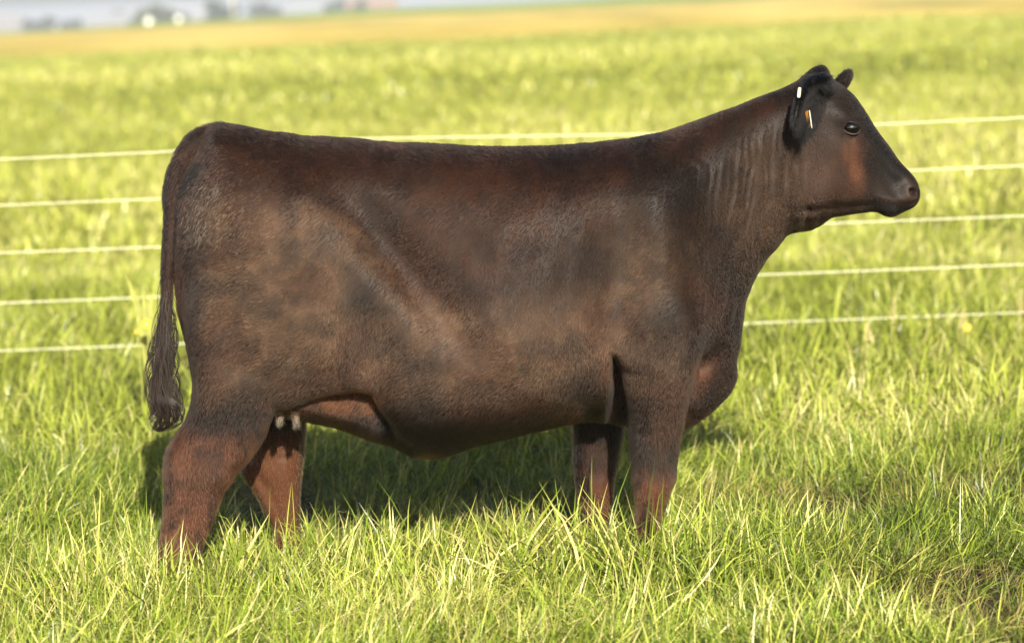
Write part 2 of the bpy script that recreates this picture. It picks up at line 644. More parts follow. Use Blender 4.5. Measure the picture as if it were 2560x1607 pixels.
def inflate(pts, Y, Wf, Rf, y0f, k, n=8):
    """solid whose side outline is the traced polygon, half width W, edge rounding R and mid plane y0 given as maps"""
    p = spline(pts, n)
    px, pz = at(p[:, 0], p[:, 1], Y)
    i0, i1 = np.searchsorted(gx, [px.min() - .08, px.max() + .08])
    k0, k1 = np.searchsorted(gz, [pz.min() - .08, pz.max() + .08])
    X, Z = XX[i0:i1, k0:k1], ZZ[i0:i1, k0:k1]
    U, V = uv_of(X, np.full_like(X, Y), Z)
    d = poly_sdf(np.stack([px, pz], -1), X, Z)
    if len(pts) > 60:                       # soften the ridge where the trunk's edges meet
        m_ = sstep(.03, .10, d)
        d = d * (1 - m_) + blur2(d, 7) * m_
    W, R, y0 = Wf(U, V), Rf(U, V), y0f(U, V)
    W, R, y0 = [np.broadcast_to(a, X.shape).astype(np.float32) for a in (W, R, y0)]
    a = np.maximum(1 - d / R, 0).astype(np.float32)          # 0 in the core, 1 at the outline
    ay = np.abs(gy[None, :, None].astype(np.float32) - y0[:, None, :])
    Wb, Rb, ab = W[:, None, :], R[:, None, :], a[:, None, :]
    q = np.sqrt(ab ** 2.7 + (ay / Wb) ** 2) + 1e-6
    g = np.sqrt((1.35 * ab ** 1.7 / Rb) ** 2 + (ay / Wb ** 2) ** 2) / q + 1e-6
    f = (q - 1) / g
    sub = FIELD[i0:i1, :, k0:k1]
    FIELD[i0:i1, :, k0:k1] = smin(f, sub, k) if k > 0 else np.minimum(f, sub)


def round_cones(pts, k, sub=False):
    """chain of (x, y, z, r) tapered capsules joined smoothly to the field (or cut out of it)"""
    P_ = np.array(pts, float)
    lo, hi = (P_[:, :3] - P_[:, 3:]).min(0) - .06, (P_[:, :3] + P_[:, 3:]).max(0) + .06
    (i0, i1), (j0, j1), (k0, k1) = [np.searchsorted(g, [l, h]) for g, l, h in zip((gx, gy, gz), lo, hi)]
    A, B, C = np.meshgrid(gx[i0:i1], gy[j0:j1], gz[k0:k1], indexing='ij')
    f = np.full(A.shape, 9.0)
    for a, b in zip(P_[:-1], P_[1:]):
        e = b[:3] - a[:3]
        t = np.clip(((A - a[0]) * e[0] + (B - a[1]) * e[1] + (C - a[2]) * e[2]) / (e @ e + 1e-12), 0, 1)
        dd = np.sqrt((A - a[0] - e[0] * t) ** 2 + (B - a[1] - e[1] * t) ** 2 + (C - a[2] - e[2] * t) ** 2) - (a[3] + (b[3] - a[3]) * t)
        f = np.minimum(f, dd)
    s = FIELD[i0:i1, j0:j1, k0:k1]
    FIELD[i0:i1, j0:j1, k0:k1] = -smin(-s, f, k) if sub else smin(f, s, k)


def ellipsoid(c, axes, rad, k, sub=False):
    c = np.array(c, float)
    A3 = np.array(axes, float)
    A3 /= np.linalg.norm(A3, axis=1)[:, None]
    r = max(rad) + .05
    (i0, i1), (j0, j1), (k0, k1) = [np.searchsorted(g, [q - r, q + r]) for g, q in zip((gx, gy, gz), c)]
    G = np.stack(np.meshgrid(gx[i0:i1], gy[j0:j1], gz[k0:k1], indexing='ij'), -1) - c
    q = (G @ A3.T) / np.array(rad)
    k0_ = np.linalg.norm(q, axis=-1) + 1e-6
    k1_ = np.linalg.norm(q / np.array(rad), axis=-1) + 1e-6
    f = k0_ * (k0_ - 1) / k1_
    s = FIELD[i0:i1, j0:j1, k0:k1]
    FIELD[i0:i1, j0:j1, k0:k1] = -smin(-s, f, k) if sub else smin(f, s, k)


def P3(u, v, y, *r):
    x, z = at(u, v, y)
    return (float(x), y, float(z), *r)


BODY = [(505, 298), (560, 299), (640, 312), (760, 324), (900, 335), (1000, 341), (1100, 347), (1200, 348), (1300, 345), (1400, 338),
        (1500, 325), (1560, 313), (1620, 295), (1700, 263), (1780, 232), (1855, 204), (1895, 180), (1922, 158), (1942, 160), (1957, 184),
        (1985, 205), (2010, 227), (2035, 262), (2060, 303), (2090, 343), (2115, 378), (2140, 404), (2156, 425), (2164, 450), (2162, 470),
        (2150, 487), (2125, 499), (2100, 510), (2080, 507), (2060, 498), (2030, 500), (1990, 506), (1955, 513), (1930, 530), (1905, 540),
        (1880, 544), (1850, 553), (1830, 580), (1803, 608), (1778, 648), (1757, 700), (1747, 760), (1740, 810), (1731, 850), (1733, 882),
        (1722, 915), (1695, 948), (1655, 982), (1610, 1004), (1550, 1008), (1480, 998), (1400, 988), (1345, 990), (1300, 1000), (1200, 1022),
        (1120, 1042), (1060, 1062), (1020, 1072), (970, 1065), (930, 1046), (870, 1025), (800, 1003), (720, 985), (670, 970), (610, 930),
        (540, 900), (480, 885), (450, 845), (432, 780), (417, 700), (411, 600), (415, 500), (422, 455), (436, 412), (462, 368), (485, 325)]

FOLD_U = [560, 650, 690, 760, 850, 885, 905, 940, 1000, 1060]
FOLD_V = [1000, 960, 932, 903, 889, 893, 930, 990, 1035, 1066]


def body_W(U, V):
    W = np.interp(U, [400, 430, 480, 560, 650, 760, 880, 1000, 1130, 1250, 1350, 1450, 1540, 1620, 1690, 1760, 1830, 1890, 1950, 2000, 2060, 2110, 2160],
                  [.15, .18, .225, .275, .305, .305, .32, .345, .365, .365, .35, .325, .305, .265, .215, .165, .135, .122, .118, .110, .086, .072, .062])
    W = blur2(W, 5)
    g = lambda *a: gauss(U, V, *a)
    W += .045 * g(600, 640, 120, 180) + .012 * g(560, 820, 80, 110)
    W += .030 * g(1130, 780, 240, 130) - .02 * g(1000, 500, 110, 90, 35)
    W += .014 * g(885, 410, 45, 35) - .040 * g(965, 615, 36, 170, -40) + .020 * g(840, 650, 55, 170, -38) - .018 * g(880, 760, 30, 60, -20)
    W += .034 * g(1560, 600, 52, 160, -8) + .038 * g(1610, 745, 55, 60) - .020 * g(1445, 620, 42, 170, 4) - .016 * g(1560, 790, 60, 22) + .014 * g(1490, 760, 30, 60)
    W -= .016 * g(700, 860, 70, 30, -10)
    W += .010 * g(1500, 420, 70, 60) - .012 * g(1690, 560, 22, 150, -18)
    W += .016 * g(1890, 430, 60, 75) - .012 * g(1838, 470, 16, 110, 4)
    # face: brow ridge, cheek bone, hollow under the eye, lips
    W += .014 * g(1985, 272, 38, 22, 25) - .007 * g(1992, 298, 15, 11) + .008 * g(1975, 350, 50, 22, 40)
    W -= .010 * g(2045, 395, 40, 26, 50)
    W += .014 * g(2138, 455, 22, 30) - .014 * g(2088, 425, 18, 60, -40) + .010 * g(2085, 472, 26, 10) - .010 * g(2120, 425, 14, 12)
    W -= .020 * g(1975, 484, 62, 7, -4) - .008 * g(1990, 497, 50, 7, -3)
    W += .010 * g(1925, 470, 26, 28) - .010 * g(1893, 505, 7, 26) + .010 * g(2015, 330, 14, 60, -30) - .008 * g(2030, 345, 9, 40, -35)
    W -= .02 * sstep(500, 545, V) * sstep(1850, 1880, U) * (1 - sstep(1960, 2000, U))
    # skin fold of the flank: the side ends there and the belly goes on further in
    fv = np.interp(U, FOLD_U, FOLD_V)
    s = sstep(-3, 15, V - fv) * (1 - sstep(900, 1010, U))
    inner = np.interp(U, [640, 700, 800, 900, 980], [.17, .195, .205, .22, .255])
    W = W * (1 - s) + np.minimum(W, inner) * s
    s = sstep(840, 930, V) * (1 - sstep(560, 680, U))
    W = W * (1 - s) + .10 * s
    # belly narrows towards the navel
    W *= 1 - .18 * sstep(960, 1060, V) * sstep(900, 1000, U)
    # chest between the fore legs and brisket
    s = sstep(np.interp(U, [1440, 1475, 1560], [800, 830, 860]), np.interp(U, [1440, 1475, 1560], [840, 900, 980]), V) * sstep(1424, 1442, U - .06 * np.maximum(V - 900, 0) * -1)
    W = W * (1 - s) + .105 * s
    s = sstep(770, 860, V + .25 * (U - 1650)) * sstep(1600, 1640, U)
    W = W * (1 - s) + np.minimum(W, .125) * s
    s = sstep(900, 985, V) * sstep(1345, 1400, U) * (1 - sstep(1428, 1452, U))
    W = W * (1 - .35 * s)
    W += .012 * g(1405, 965, 30, 10, 10) - .014 * g(1370, 920, 20, 60, 15)
    return np.maximum(W, .03)


def body_R(U, V):
    R = np.interp(U, [400, 480, 600, 1500, 1640, 1740, 1840, 1900, 2000, 2080, 2165], [.19, .25, .32, .33, .27, .19, .15, .13, .12, .07, .055])
    R = blur2(R, 5)
    fv = np.interp(U, FOLD_U, FOLD_V)
    s = sstep(-3, 15, V - fv) * (1 - sstep(880, 960, U))
    return R * (1 - s) + .085 * s


inflate(BODY, 0.0, body_W, body_R, lambda U, V: 0 * U, 0)

HIND_NEAR = [(520, 640), (640, 690), (715, 800), (705, 890), (690, 931), (650, 964), (620, 1022), (590, 1070), (557, 1110), (545, 1132), (528, 1158), (514, 1192),
             (499, 1232), (482, 1275), (474, 1320), (478, 1372), (480, 1396), (384, 1400), (378, 1370), (374, 1325), (378, 1285), (382, 1240), (386, 1190), (388, 1140), (390, 1095),
             (397, 1060), (412, 1030), (440, 985), (453, 945), (457, 900), (447, 850), (440, 780), (460, 690)]
inflate(HIND_NEAR, -.20,
        lambda U, V: np.interp(V, [640, 800, 900, 1000, 1080, 1150, 1230, 1330, 1400], [.10, .125, .115, .085, .066, .056, .047, .05, .056]) + .010 * gauss(U, V, 500, 1105, 24, 30) + .010 * gauss(U, V, 410, 1080, 14, 30)
        - .016 * gauss(U, V, 434, 1045, 11, 55, 12) - .010 * gauss(U, V, 440, 1215, 10, 60, 6) + .006 * gauss(U, V, 480, 1220, 14, 50, 12),
        lambda U, V: np.interp(V, [640, 900, 1000, 1080, 1200, 1400], [.13, .12, .085, .075, .055, .05]),
        lambda U, V: -np.interp(V, [640, 850, 1000, 1400], [.185, .195, .21, .215]), .07)
HIND_FAR = [(600, 760), (700, 780), (745, 870), (738, 940), (720, 990), (714, 1050), (710, 1100), (706, 1150), (704, 1200), (706, 1250), (714, 1310), (716, 1378),
            (632, 1380), (634, 1320), (640, 1270), (636, 1240), (620, 1203), (600, 1162), (566, 1112), (590, 1060), (590, 980), (570, 900), (560, 820)]
inflate(HIND_FAR, .20,
        lambda U, V: np.interp(V, [760, 880, 1000, 1080, 1150, 1230, 1330, 1400], [.10, .115, .085, .066, .056, .047, .05, .056])
        + .010 * gauss(U, V, 665, 1115, 24, 30) - .012 * gauss(U, V, 612, 1120, 9, 40, -30) - .006 * gauss(U, V, 650, 1200, 8, 50),
        lambda U, V: np.interp(V, [760, 900, 1000, 1080, 1200, 1400], [.10, .10, .075, .07, .045, .045]),
        lambda U, V: np.interp(V, [760, 850, 1000, 1400], [.185, .195, .21, .215]), .05)
FORE_NEAR = [(1470, 660), (1560, 640), (1640, 700), (1655, 790), (1630, 880), (1613, 960), (1602, 1010), (1593, 1060), (1586, 1100), (1583, 1130), (1572, 1168), (1562, 1200),
             (1558, 1250), (1566, 1300), (1570, 1345), (1484, 1348), (1486, 1300), (1494, 1250), (1498, 1205), (1493, 1168), (1489, 1130), (1485, 1080), (1481, 1020), (1477, 950),
             (1467, 885), (1462, 820), (1460, 740)]
inflate(FORE_NEAR, -.19,
        lambda U, V: np.interp(V, [640, 760, 860, 960, 1060, 1130, 1180, 1260, 1340], [.085, .105, .105, .083, .062, .057, .050, .042, .052])
        + .010 * gauss(U, V, 1530, 1148, 24, 24) - .009 * gauss(U, V, 1508, 1225, 8, 40) - .008 * gauss(U, V, 1512, 1010, 9, 80, -4) + .007 * gauss(U, V, 1560, 960, 22, 70, 6),
        lambda U, V: np.interp(V, [640, 860, 960, 1060, 1200, 1340], [.09, .085, .07, .06, .04, .045]),
        lambda U, V: -np.interp(V, [640, 760, 880, 1000, 1340], [.235, .240, .225, .200, .185]), .034)
FORE_FAR = [(1350, 860), (1345, 940), (1346, 1000), (1350, 1060), (1352, 1130), (1360, 1190), (1366, 1240), (1362, 1290), (1362, 1322), (1446, 1322), (1442, 1280), (1436, 1240),
            (1440, 1190), (1446, 1130), (1460, 1060), (1475, 960), (1480, 860)]
inflate(FORE_FAR, .19,
        lambda U, V: np.interp(V, [860, 960, 1060, 1130, 1180, 1260, 1340], [.098, .078, .060, .057, .050, .042, .052]),
        lambda U, V: np.interp(V, [860, 960, 1060, 1200, 1340], [.075, .065, .058, .04, .045]),
        lambda U, V: np.interp(V, [860, 1000, 1340], [.205, .195, .185]), .035)
# tail
TAIL = [(520, 314, 22), (480, 328, 26), (446, 354, 25), (421, 398, 22), (407, 455, 19), (402, 520, 17), (397, 590, 15), (394, 660, 13), (391, 730, 12), (386, 800, 10), (384, 880, 8)]
TS = spline(TAIL, 3, False)
round_cones([P3(u, v, -.012, r * .00131) for u, v, r in TS], .007)
# udder and teats
ellipsoid(P3(676, 938, -.03), np.eye(3), (.075, .135, .05), .03)
TEATS = [(660, 945, -.150, 659, 996), (696, 942, -.155, 697, 1002), (662, 948, .06, 660, 996), (700, 946, .06, 700, 1004)]
for u, v, y, u2, v2 in TEATS:
    round_cones([P3(u, v, y, .016), P3(u2, v2 - 6, y - .004, .0105)], .008)
# ears (blades of flattened ellipsoids), near one hangs out and back, far one shows over the forehead
ellipsoid(P3(1938, 205, -.095), [(-.35, -.6, -.55), (1, -.3, 0), (0, 0, 1)], (.055, .034, .034), .03)
EAR_AX = (np.array(P3(1872, 306, -.235)) - np.array(P3(1938, 190, -.09)))
EAR_N = np.array([.80, -.50, -.10])
ellipsoid(P3(1903, 246, -.160), [EAR_AX, EAR_N - EAR_AX * (EAR_N @ EAR_AX) / (EAR_AX @ EAR_AX), np.cross(EAR_AX, EAR_N)], (.118, .018, .066), .018)
ellipsoid(P3(1912, 240, -.178), [EAR_AX, EAR_N - EAR_AX * (EAR_N @ EAR_AX) / (EAR_AX @ EAR_AX), np.cross(EAR_AX, EAR_N)], (.08, .018, .036), .012, True)
EAR_AX2 = (np.array(P3(1990, 186, .21)) - np.array(P3(1955, 218, .09)))
EAR_N2 = np.array([.85, .45, -.2])
ellipsoid(P3(1976, 200, .155), [EAR_AX2, EAR_N2 - EAR_AX2 * (EAR_N2 @ EAR_AX2) / (EAR_AX2 @ EAR_AX2), np.cross(EAR_AX2, EAR_N2)], (.085, .020, .050), .018)
# nostrils and mouth line
for sgn in (-1, 1):
    ellipsoid(P3(2151, 452, sgn * .062), [(1, -.5 * sgn, .25), (.5, 1, 0), (0, 0, 1)], (.019, .02, .0125), .008, True)
    mouth = [(2058, 478), (2085, 484), (2115, 487), (2140, 486), (2156, 480)]
    wy = [.084, .078, .071, .060, .044]
    round_cones([P3(u, v, sgn * w, .0105) for (u, v), w in zip(mouth, wy)], .008, True)


def surface_nets(F, ax):
    s = F < 0
    nx, ny, nz = F.shape
    c = np.zeros((nx - 1, ny - 1, nz - 1), np.uint8)
    for i in (0, 1):
        for j in (0, 1):
            for k in (0, 1):
                c += s[i:nx - 1 + i, j:ny - 1 + j, k:nz - 1 + k]
    act = np.argwhere((c > 0) & (c < 8))
    idx = np.full(c.shape, -1, np.int64)
    idx[tuple(act.T)] = np.arange(len(act))
    acc = np.zeros((len(act), 3))
    cnt = np.zeros(len(act))
    corners = [(i, j, k) for i in (0, 1) for j in (0, 1) for k in (0, 1)]
    val = {q: F[act[:, 0] + q[0], act[:, 1] + q[1], act[:, 2] + q[2]].astype(float) for q in corners}
    for a in corners:
        for d in range(3):
            if a[d] == 0:
                b = list(a); b[d] = 1; b = tuple(b)
                fa, fb = val[a], val[b]
                m = (fa < 0) != (fb < 0)
                t = np.where(m, fa / np.where(m, fa - fb, 1), 0)
                p = np.tile(np.array(a, float), (len(act), 1))
                p[:, d] = t
                acc[m] += p[m]
                cnt[m] += 1
    V = (act + acc / cnt[:, None])
    V = np.stack([ax[d][0] + V[:, d] * H_ for d in range(3)], -1)
    Q = []
    for d in range(3):
        sl0 = [slice(1, -1)] * 3; sl1 = [slice(1, -1)] * 3
        sl0[d] = slice(0, F.shape[d] - 1); sl1[d] = slice(1, F.shape[d])
        a, b = s[tuple(sl0)], s[tuple(sl1)]
        e = np.argwhere(a != b)
        inside_first = a[tuple(e.T)]
        e = e + np.array([0 if q == d else 1 for q in range(3)])
        u, v = [(1, 2), (2, 0), (0, 1)][d]
        offs = []
        for du, dv in ((-1, -1), (0, -1), (0, 0), (-1, 0)):
            o = e.copy()
            o[:, u] += du; o[:, v] += dv
            offs.append(idx[tuple(o.T)])
        q = np.stack(offs, -1)
        q[~inside_first] = q[~inside_first][:, ::-1]
        Q.append(q)
    return V, np.concatenate(Q)


BV, BF = surface_nets(FIELD, (gx, gy, gz))
del FIELD
ED = np.unique(np.sort(np.concatenate([BF[:, [0, 1]], BF[:, [1, 2]], BF[:, [2, 3]], BF[:, [3, 0]]]), axis=1), axis=0)


def nb_mean(A):
    n = len(A)
    deg = np.bincount(ED[:, 0], minlength=n) + np.bincount(ED[:, 1], minlength=n)
    return np.stack([(np.bincount(ED[:, 0], A[ED[:, 1], d], n) + np.bincount(ED[:, 1], A[ED[:, 0], d], n)) / deg for d in range(A.shape[1])], -1)


for lam in (.5, -.51) * 4 + (.5, .4):
    BV = BV + lam * (nb_mean(BV) - BV)


def face_normals(V, F):
    n = np.cross(V[F[:, 2]] - V[F[:, 0]], V[F[:, 3]] - V[F[:, 1]])
    return n


def vert_normals(V, F):
    fn = face_normals(V, F)
    N = np.zeros_like(V)
    for d in range(3):
        for c in range(4):
            N[:, d] += np.bincount(F[:, c], fn[:, d], len(V))
    return N / (np.linalg.norm(N, axis=1)[:, None] + 1e-12)


BN = vert_normals(BV, BF)
# wrinkles and slight unevenness of hide and muscle, along the normal
U, V = uv_of(BV[:, 0], 0 * BV[:, 1], BV[:, 2])
side = np.abs(BN[:, 1])
t_ = U + .10 * (V - 450) + 46 * (fbm(U * .012, V * .007, 61, 4) - .5)
wr = 1.25 * (1 - 2 * np.abs(np.sin(t_ * math.pi / 17)) ** .7) * (.05 + 1.3 * sstep(.3, .8, vnoise(U * .045, V * .012, 62))) + .5 * np.sin(t_ * 2 * math.pi / 43 + 1)
wr = -wr
mask = sstep(1590, 1690, U) * (1 - sstep(1835, 1860, U)) * sstep(235, 330, V) * (1 - sstep(640, 800, V))
mask = np.maximum(mask, .55 * sstep(1640, 1690, U) * (1 - sstep(1745, 1770, U)) * sstep(560, 640, V) * (1 - sstep(760, 840, V)))
disp = -.0024 * mask * (1 + wr) * side
# creases: jaw, throat, far thigh, elbow, neck top
for (u0, v0, u1, v1, w, dep) in [(1545, 365, 1585, 395, 9, .003), (1570, 345, 1618, 388, 9, .003), (1600, 325, 1650, 375, 8, .003),
                                 (1845, 360, 1850, 520, 8, .006), (1775, 565, 1712, 705, 8, .011), (1725, 560, 1700, 740, 8, .010), (1700, 740, 1655, 830, 8, .010), (1748, 640, 1722, 760, 7, .008), (1640, 858, 1690, 812, 10, .014), (1800, 470, 1780, 600, 8, .007),
                                 (1895, 490, 1893, 535, 7, .010), (1955, 475, 1957, 510, 6, .008), (1925, 500, 1922, 535, 5, .006), (1885, 520, 2030, 482, 7, .005), (1868, 380, 1862, 540, 7, .005), (700, 1065, 660, 1072, 5, .003), (700, 1085, 655, 1092, 5, .003),
                                 (470, 830, 640, 905, 25, -.004), (2000, 320, 2030, 300, 5, .003), (1975, 318, 1995, 326, 4, .003)]:
    e = np.array([u1 - u0, v1 - v0], float)
    t = np.clip(((U - u0) * e[0] + (V - v0) * e[1]) / (e @ e), 0, 1)
    dd = np.hypot(U - u0 - e[0] * t, V - v0 - e[1] * t)
    disp -= dep * np.exp(-.5 * (dd / w) ** 2) * side
ribs = np.sin((U + .25 * (V - 500)) * 2 * math.pi / 62) * gauss(U, V, 1240, 640, 150, 150)
disp += .0012 * ribs * side + .012 * (fbm(U * .011, V * .011, 77, 3) - .5) * (1 - sstep(1850, 1900, U))
BV = BV + BN * disp[:, None]
BN = vert_normals(BV, BF)


# ---- coat colour by place on the hide, painted sheen and shade included
def coat_color(x, y, z):
    U, V = uv_of(x, np.where(np.abs(y) > .12, y, 0) * ((V0 := 1) * 1.0), z)
    g = lambda *a: gauss(U, V, *a)[:, None]
    c = np.tile(np.array([.0150, .0088, .0057]), (len(x), 1))

    def blend(w, col):
        nonlocal c
        w = np.clip(w, 0, 1)
        c = c * (1 - w) + np.array(col) * w
    n1 = fbm(U * .012, V * .012, 91, 4)[:, None]
    n2 = fbm(U * .05, V * .03, 95, 3)[:, None]
    red, tan_sheen, org_lit, blk = (.050, .0215, .0120), (.235, .152, .097), (.18, .080, .038), (.005, .004, .0038)
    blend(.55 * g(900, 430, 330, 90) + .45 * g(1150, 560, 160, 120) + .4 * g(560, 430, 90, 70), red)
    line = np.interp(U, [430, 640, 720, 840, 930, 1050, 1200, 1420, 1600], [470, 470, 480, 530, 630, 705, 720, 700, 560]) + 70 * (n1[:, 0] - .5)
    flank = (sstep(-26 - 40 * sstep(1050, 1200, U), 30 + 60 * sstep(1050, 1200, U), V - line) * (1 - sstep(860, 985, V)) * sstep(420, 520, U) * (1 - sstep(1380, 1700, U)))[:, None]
    blend(flank * (.45 + .6 * sstep(.36, .60, n1)) * (.75 + .5 * (n2 - .3)), tan_sheen)  # sunlit sheen of flank and thigh painted into the colour
    blend(.30 * g(1780, 480, 80, 120) + .28 * g(1500, 640, 60, 90) + .2 * g(1570, 930, 30, 110), tan_sheen)
    blend(.75 * g(865, 700, 34, 48, 20) + .6 * g(700, 890, 70, 30) + .6 * g(960, 840, 60, 44, 25) + .55 * g(930, 560, 40, 80, -30) + .5 * g(480, 840, 50, 60), (.013, .009, .0065))  # shadow spots on flank and thigh painted dark
    blend(sstep(.45, .62, n1) * .7 * (1 - sstep(1800, 1900, U))[:, None], red)
    blend(sstep(.53, .70, n2) * .4, (.040, .026, .018))
    n3 = fbm(U * .022 + 40, V * .022, 191, 4)[:, None]
    blend(sstep(.48, .66, n3) * .40 * (1 - sstep(1850, 1900, U))[:, None], (.0085, .0060, .0046))
    low = sstep(985, 1100, V)[:, None]
    hind = (U < 760)[:, None] * low
    fore = (U > 1340)[:, None] * sstep(1080, 1170, V)[:, None]
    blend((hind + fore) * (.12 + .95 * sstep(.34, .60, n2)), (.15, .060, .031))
    blend(.8 * g(505, 1105, 14, 30) * low + .5 * g(400, 1130, 12, 60) + .5 * g(560, 1080, 12, 30), (.012, .008, .006))  # shading of the hock joint painted in, with dark leg lines
    far = (y > .05)[:, None]
    blend(far * hind * .95, org_lit)  # far hind leg painted brighter, as if sunlit
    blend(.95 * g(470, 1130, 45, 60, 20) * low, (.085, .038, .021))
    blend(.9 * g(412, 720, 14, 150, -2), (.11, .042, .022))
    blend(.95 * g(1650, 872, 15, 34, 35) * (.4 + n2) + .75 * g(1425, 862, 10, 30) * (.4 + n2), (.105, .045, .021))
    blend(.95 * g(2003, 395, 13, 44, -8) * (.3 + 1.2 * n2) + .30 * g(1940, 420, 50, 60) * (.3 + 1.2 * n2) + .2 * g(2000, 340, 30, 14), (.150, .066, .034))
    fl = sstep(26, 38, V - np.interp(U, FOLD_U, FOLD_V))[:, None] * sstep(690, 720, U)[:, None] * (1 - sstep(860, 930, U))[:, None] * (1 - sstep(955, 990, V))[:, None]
    blend(fl * (.35 + .8 * sstep(.3, .65, n2)), (.135, .058, .026))  # red-brown inner flank, its sunlit brightness painted in
    # black points: top of the muzzle, poll, ears, tail; shade under the belly is painted in too
    blend(.85 * g(2095, 400, 16, 70, -38) + .7 * g(2035, 290, 14, 60, -30) + .25 * g(2120, 440, 40, 40), blk)
    blend(.9 * g(1925, 200, 24, 50), blk)
    blend((sstep(.128, .14, np.abs(y)) * sstep(1840, 1860, U) * (V < 330))[:, None] * (1 - far) * .97, (.0035, .003, .003))
    blend((1 - sstep(398, 425, U))[:, None] * (V < 900)[:, None] * (1 - .6 * g(412, 720, 16, 150)) * .85, (.0065, .0048, .0047))
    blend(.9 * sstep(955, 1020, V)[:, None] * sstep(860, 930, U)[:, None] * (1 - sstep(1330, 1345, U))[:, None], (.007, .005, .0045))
    blend(.75 * g(1350, 365, 60, 30) + .8 * g(1560, 755, 50, 34) + .6 * g(1375, 905, 26, 50) + .5 * g(1640, 420, 70, 80) + .6 * g(1715, 640, 16, 90, -14) + .5 * g(860, 700, 40, 60) + .5 * g(1580, 470, 50, 50) + .5 * g(540, 330, 60, 20), (.009, .0068, .006))  # shade of shoulder, elbow and neck folds painted in, plus dark topline
    blend(.8 * g(1002, 1068, 24, 6), (.16, .085, .06))
    mp = np.array([(2050, 470), (2062, 480), (2085, 485), (2115, 488), (2140, 487), (2158, 480)], float)
    dm = np.full(len(x), 1e9)
    for (a0, b0), (a1, b1) in zip(mp[:-1], mp[1:]):
        t = np.clip(((U - a0) * (a1 - a0) + (V - b0) * (b1 - b0)) / ((a1 - a0) ** 2 + (b1 - b0) ** 2), 0, 1)
        dm = np.minimum(dm, np.hypot(U - a0 - (a1 - a0) * t, V - b0 - (b1 - b0) * t))
    blend(.95 * np.exp(-.5 * (dm / 5.5) ** 2)[:, None], (.003, .0025, .0025))  # darkness of the mouth groove painted in
    blend(.9 * g(2075, 497, 22, 8), (.004, .003, .003))
    blend(.6 * g(2133, 446, 16, 16) + .6 * g(2150, 470, 8, 12) + .4 * g(2090, 470, 24, 8), (.055, .037, .031))  # highlights by the nostril and on the lips painted in
    blend(1.1 * g(2151, 451, 6.5, 5), (.002, .0015, .0015))  # dark of the nostril hole painted in
    blend(.6 * g(2062, 405, 10, 36, -50), (.008, .006, .0055))
    dt = np.abs(U - np.interp(V, [455, 520, 600, 660, 720], [424, 420, 413, 408, 406]))
    blend(.9 * (np.exp(-.5 * (dt / 4.5) ** 2) * sstep(440, 470, V) * (1 - sstep(640, 700, V)))[:, None], (.003, .0025, .0025))  # shade of the groove between tail and rump painted as a line
    t = np.clip(((U - 470) * -42 + (V - 385) * 70) / (42 ** 2 + 70 ** 2), 0, 1)
    dm = np.hypot(U - 470 + 42 * t, V - 385 - 70 * t)
    blend(.95 * np.exp(-.5 * (dm / 9) ** 2)[:, None], (.003, .0025, .0025))  # dark recess below the tail head painted as shade
    ud = g(680, 955, 45, 30) * (np.abs(y) < .125)[:, None] * (V < 1015)[:, None]
    blend(ud * .9, (.02, .016, .015))
    for u, v, yy, u2, v2 in TEATS:
        blend((np.hypot(U - u2, 0) < 11)[:, None] * (V > v + 10)[:, None] * (V < v2 + 6)[:, None] * (np.abs(y - yy) < .03)[:, None] * .9, (.32, .25, .21))
    return np.clip(c * np.array([.74, .64, .55]), .0018, 1)


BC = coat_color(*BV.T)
cow_x, _ = at(1050, 1000, 0)
CB = np.array([float(cow_x), 0, 0])
cow_me = mesh_from('cow', BV - CB, BF)
ca = cow_me.attributes.new('coat', 'FLOAT_COLOR', 'POINT')
ca.data.foreach_set('color', np.concatenate([BC * np.where(BV[:, :1] > at(2105, 0, 0)[0], .9, .45), np.ones((len(BC), 1))], 1).astype(np.float32).ravel())  # dark skin, deepened to paint shade between the hairs


def hide_material():
    m = bpy.data.materials.new('hide')
    m.use_nodes = True
    n = m.node_tree
    p = n.nodes['Principled BSDF']
    a = n.nodes.new('ShaderNodeAttribute')
    a.attribute_name = 'coat'
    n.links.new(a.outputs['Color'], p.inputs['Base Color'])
    p.inputs['Roughness'].default_value = .55
    p.inputs['Specular IOR Level'].default_value = .15
    return m


def hair_material(name, attr=None, color=None, rough=.34, spec=.5):
    m = bpy.data.materials.new(name)
    m.use_nodes = True
    n = m.node_tree
    p = n.nodes['Principled BSDF']
    if attr:
        a = n.nodes.new('ShaderNodeAttribute')
        a.attribute_name = attr
        n.links.new(a.outputs['Color'], p.inputs['Base Color'])
    else:
        p.inputs['Base Color'].default_value = (*color, 1)
    p.inputs['Roughness'].default_value = rough
    p.inputs['Specular IOR Level'].default_value = spec
    return m


cow_me.materials.append(hide_material())
cow = link(bpy.data.objects.new('cow', cow_me))
cow.location = CB
tag(cow, 'dark brown beef heifer standing side-on in long grass before the wire fence', 'cow')


def strands(name, pts, rad, col, mat, parent):
    """pts (n,k,3) world; one Curves object"""
    n, k, _ = pts.shape
    cd = bpy.data.hair_curves.new(name)
    cd.add_curves([k] * n)
    cd.attributes['position'].data.foreach_set('vector', (pts - CB).astype(np.float32).ravel())
    ra = cd.attributes.get('radius') or cd.attributes.new('radius', 'FLOAT', 'POINT')
    taper = np.linspace(1, .12, k)
    ra.data.foreach_set('value', (rad[:, None] * taper[None, :]).astype(np.float32).ravel())
    c_ = cd.attributes.new('coat', 'FLOAT_COLOR', 'CURVE')
    c_.data.foreach_set('color', np.concatenate([col, np.ones((n, 1))], 1).astype(np.float32).ravel())
    cd.materials.append(mat)
    o = link(bpy.data.objects.new(name, cd), parent)
    return tag(o, kind='stuff')


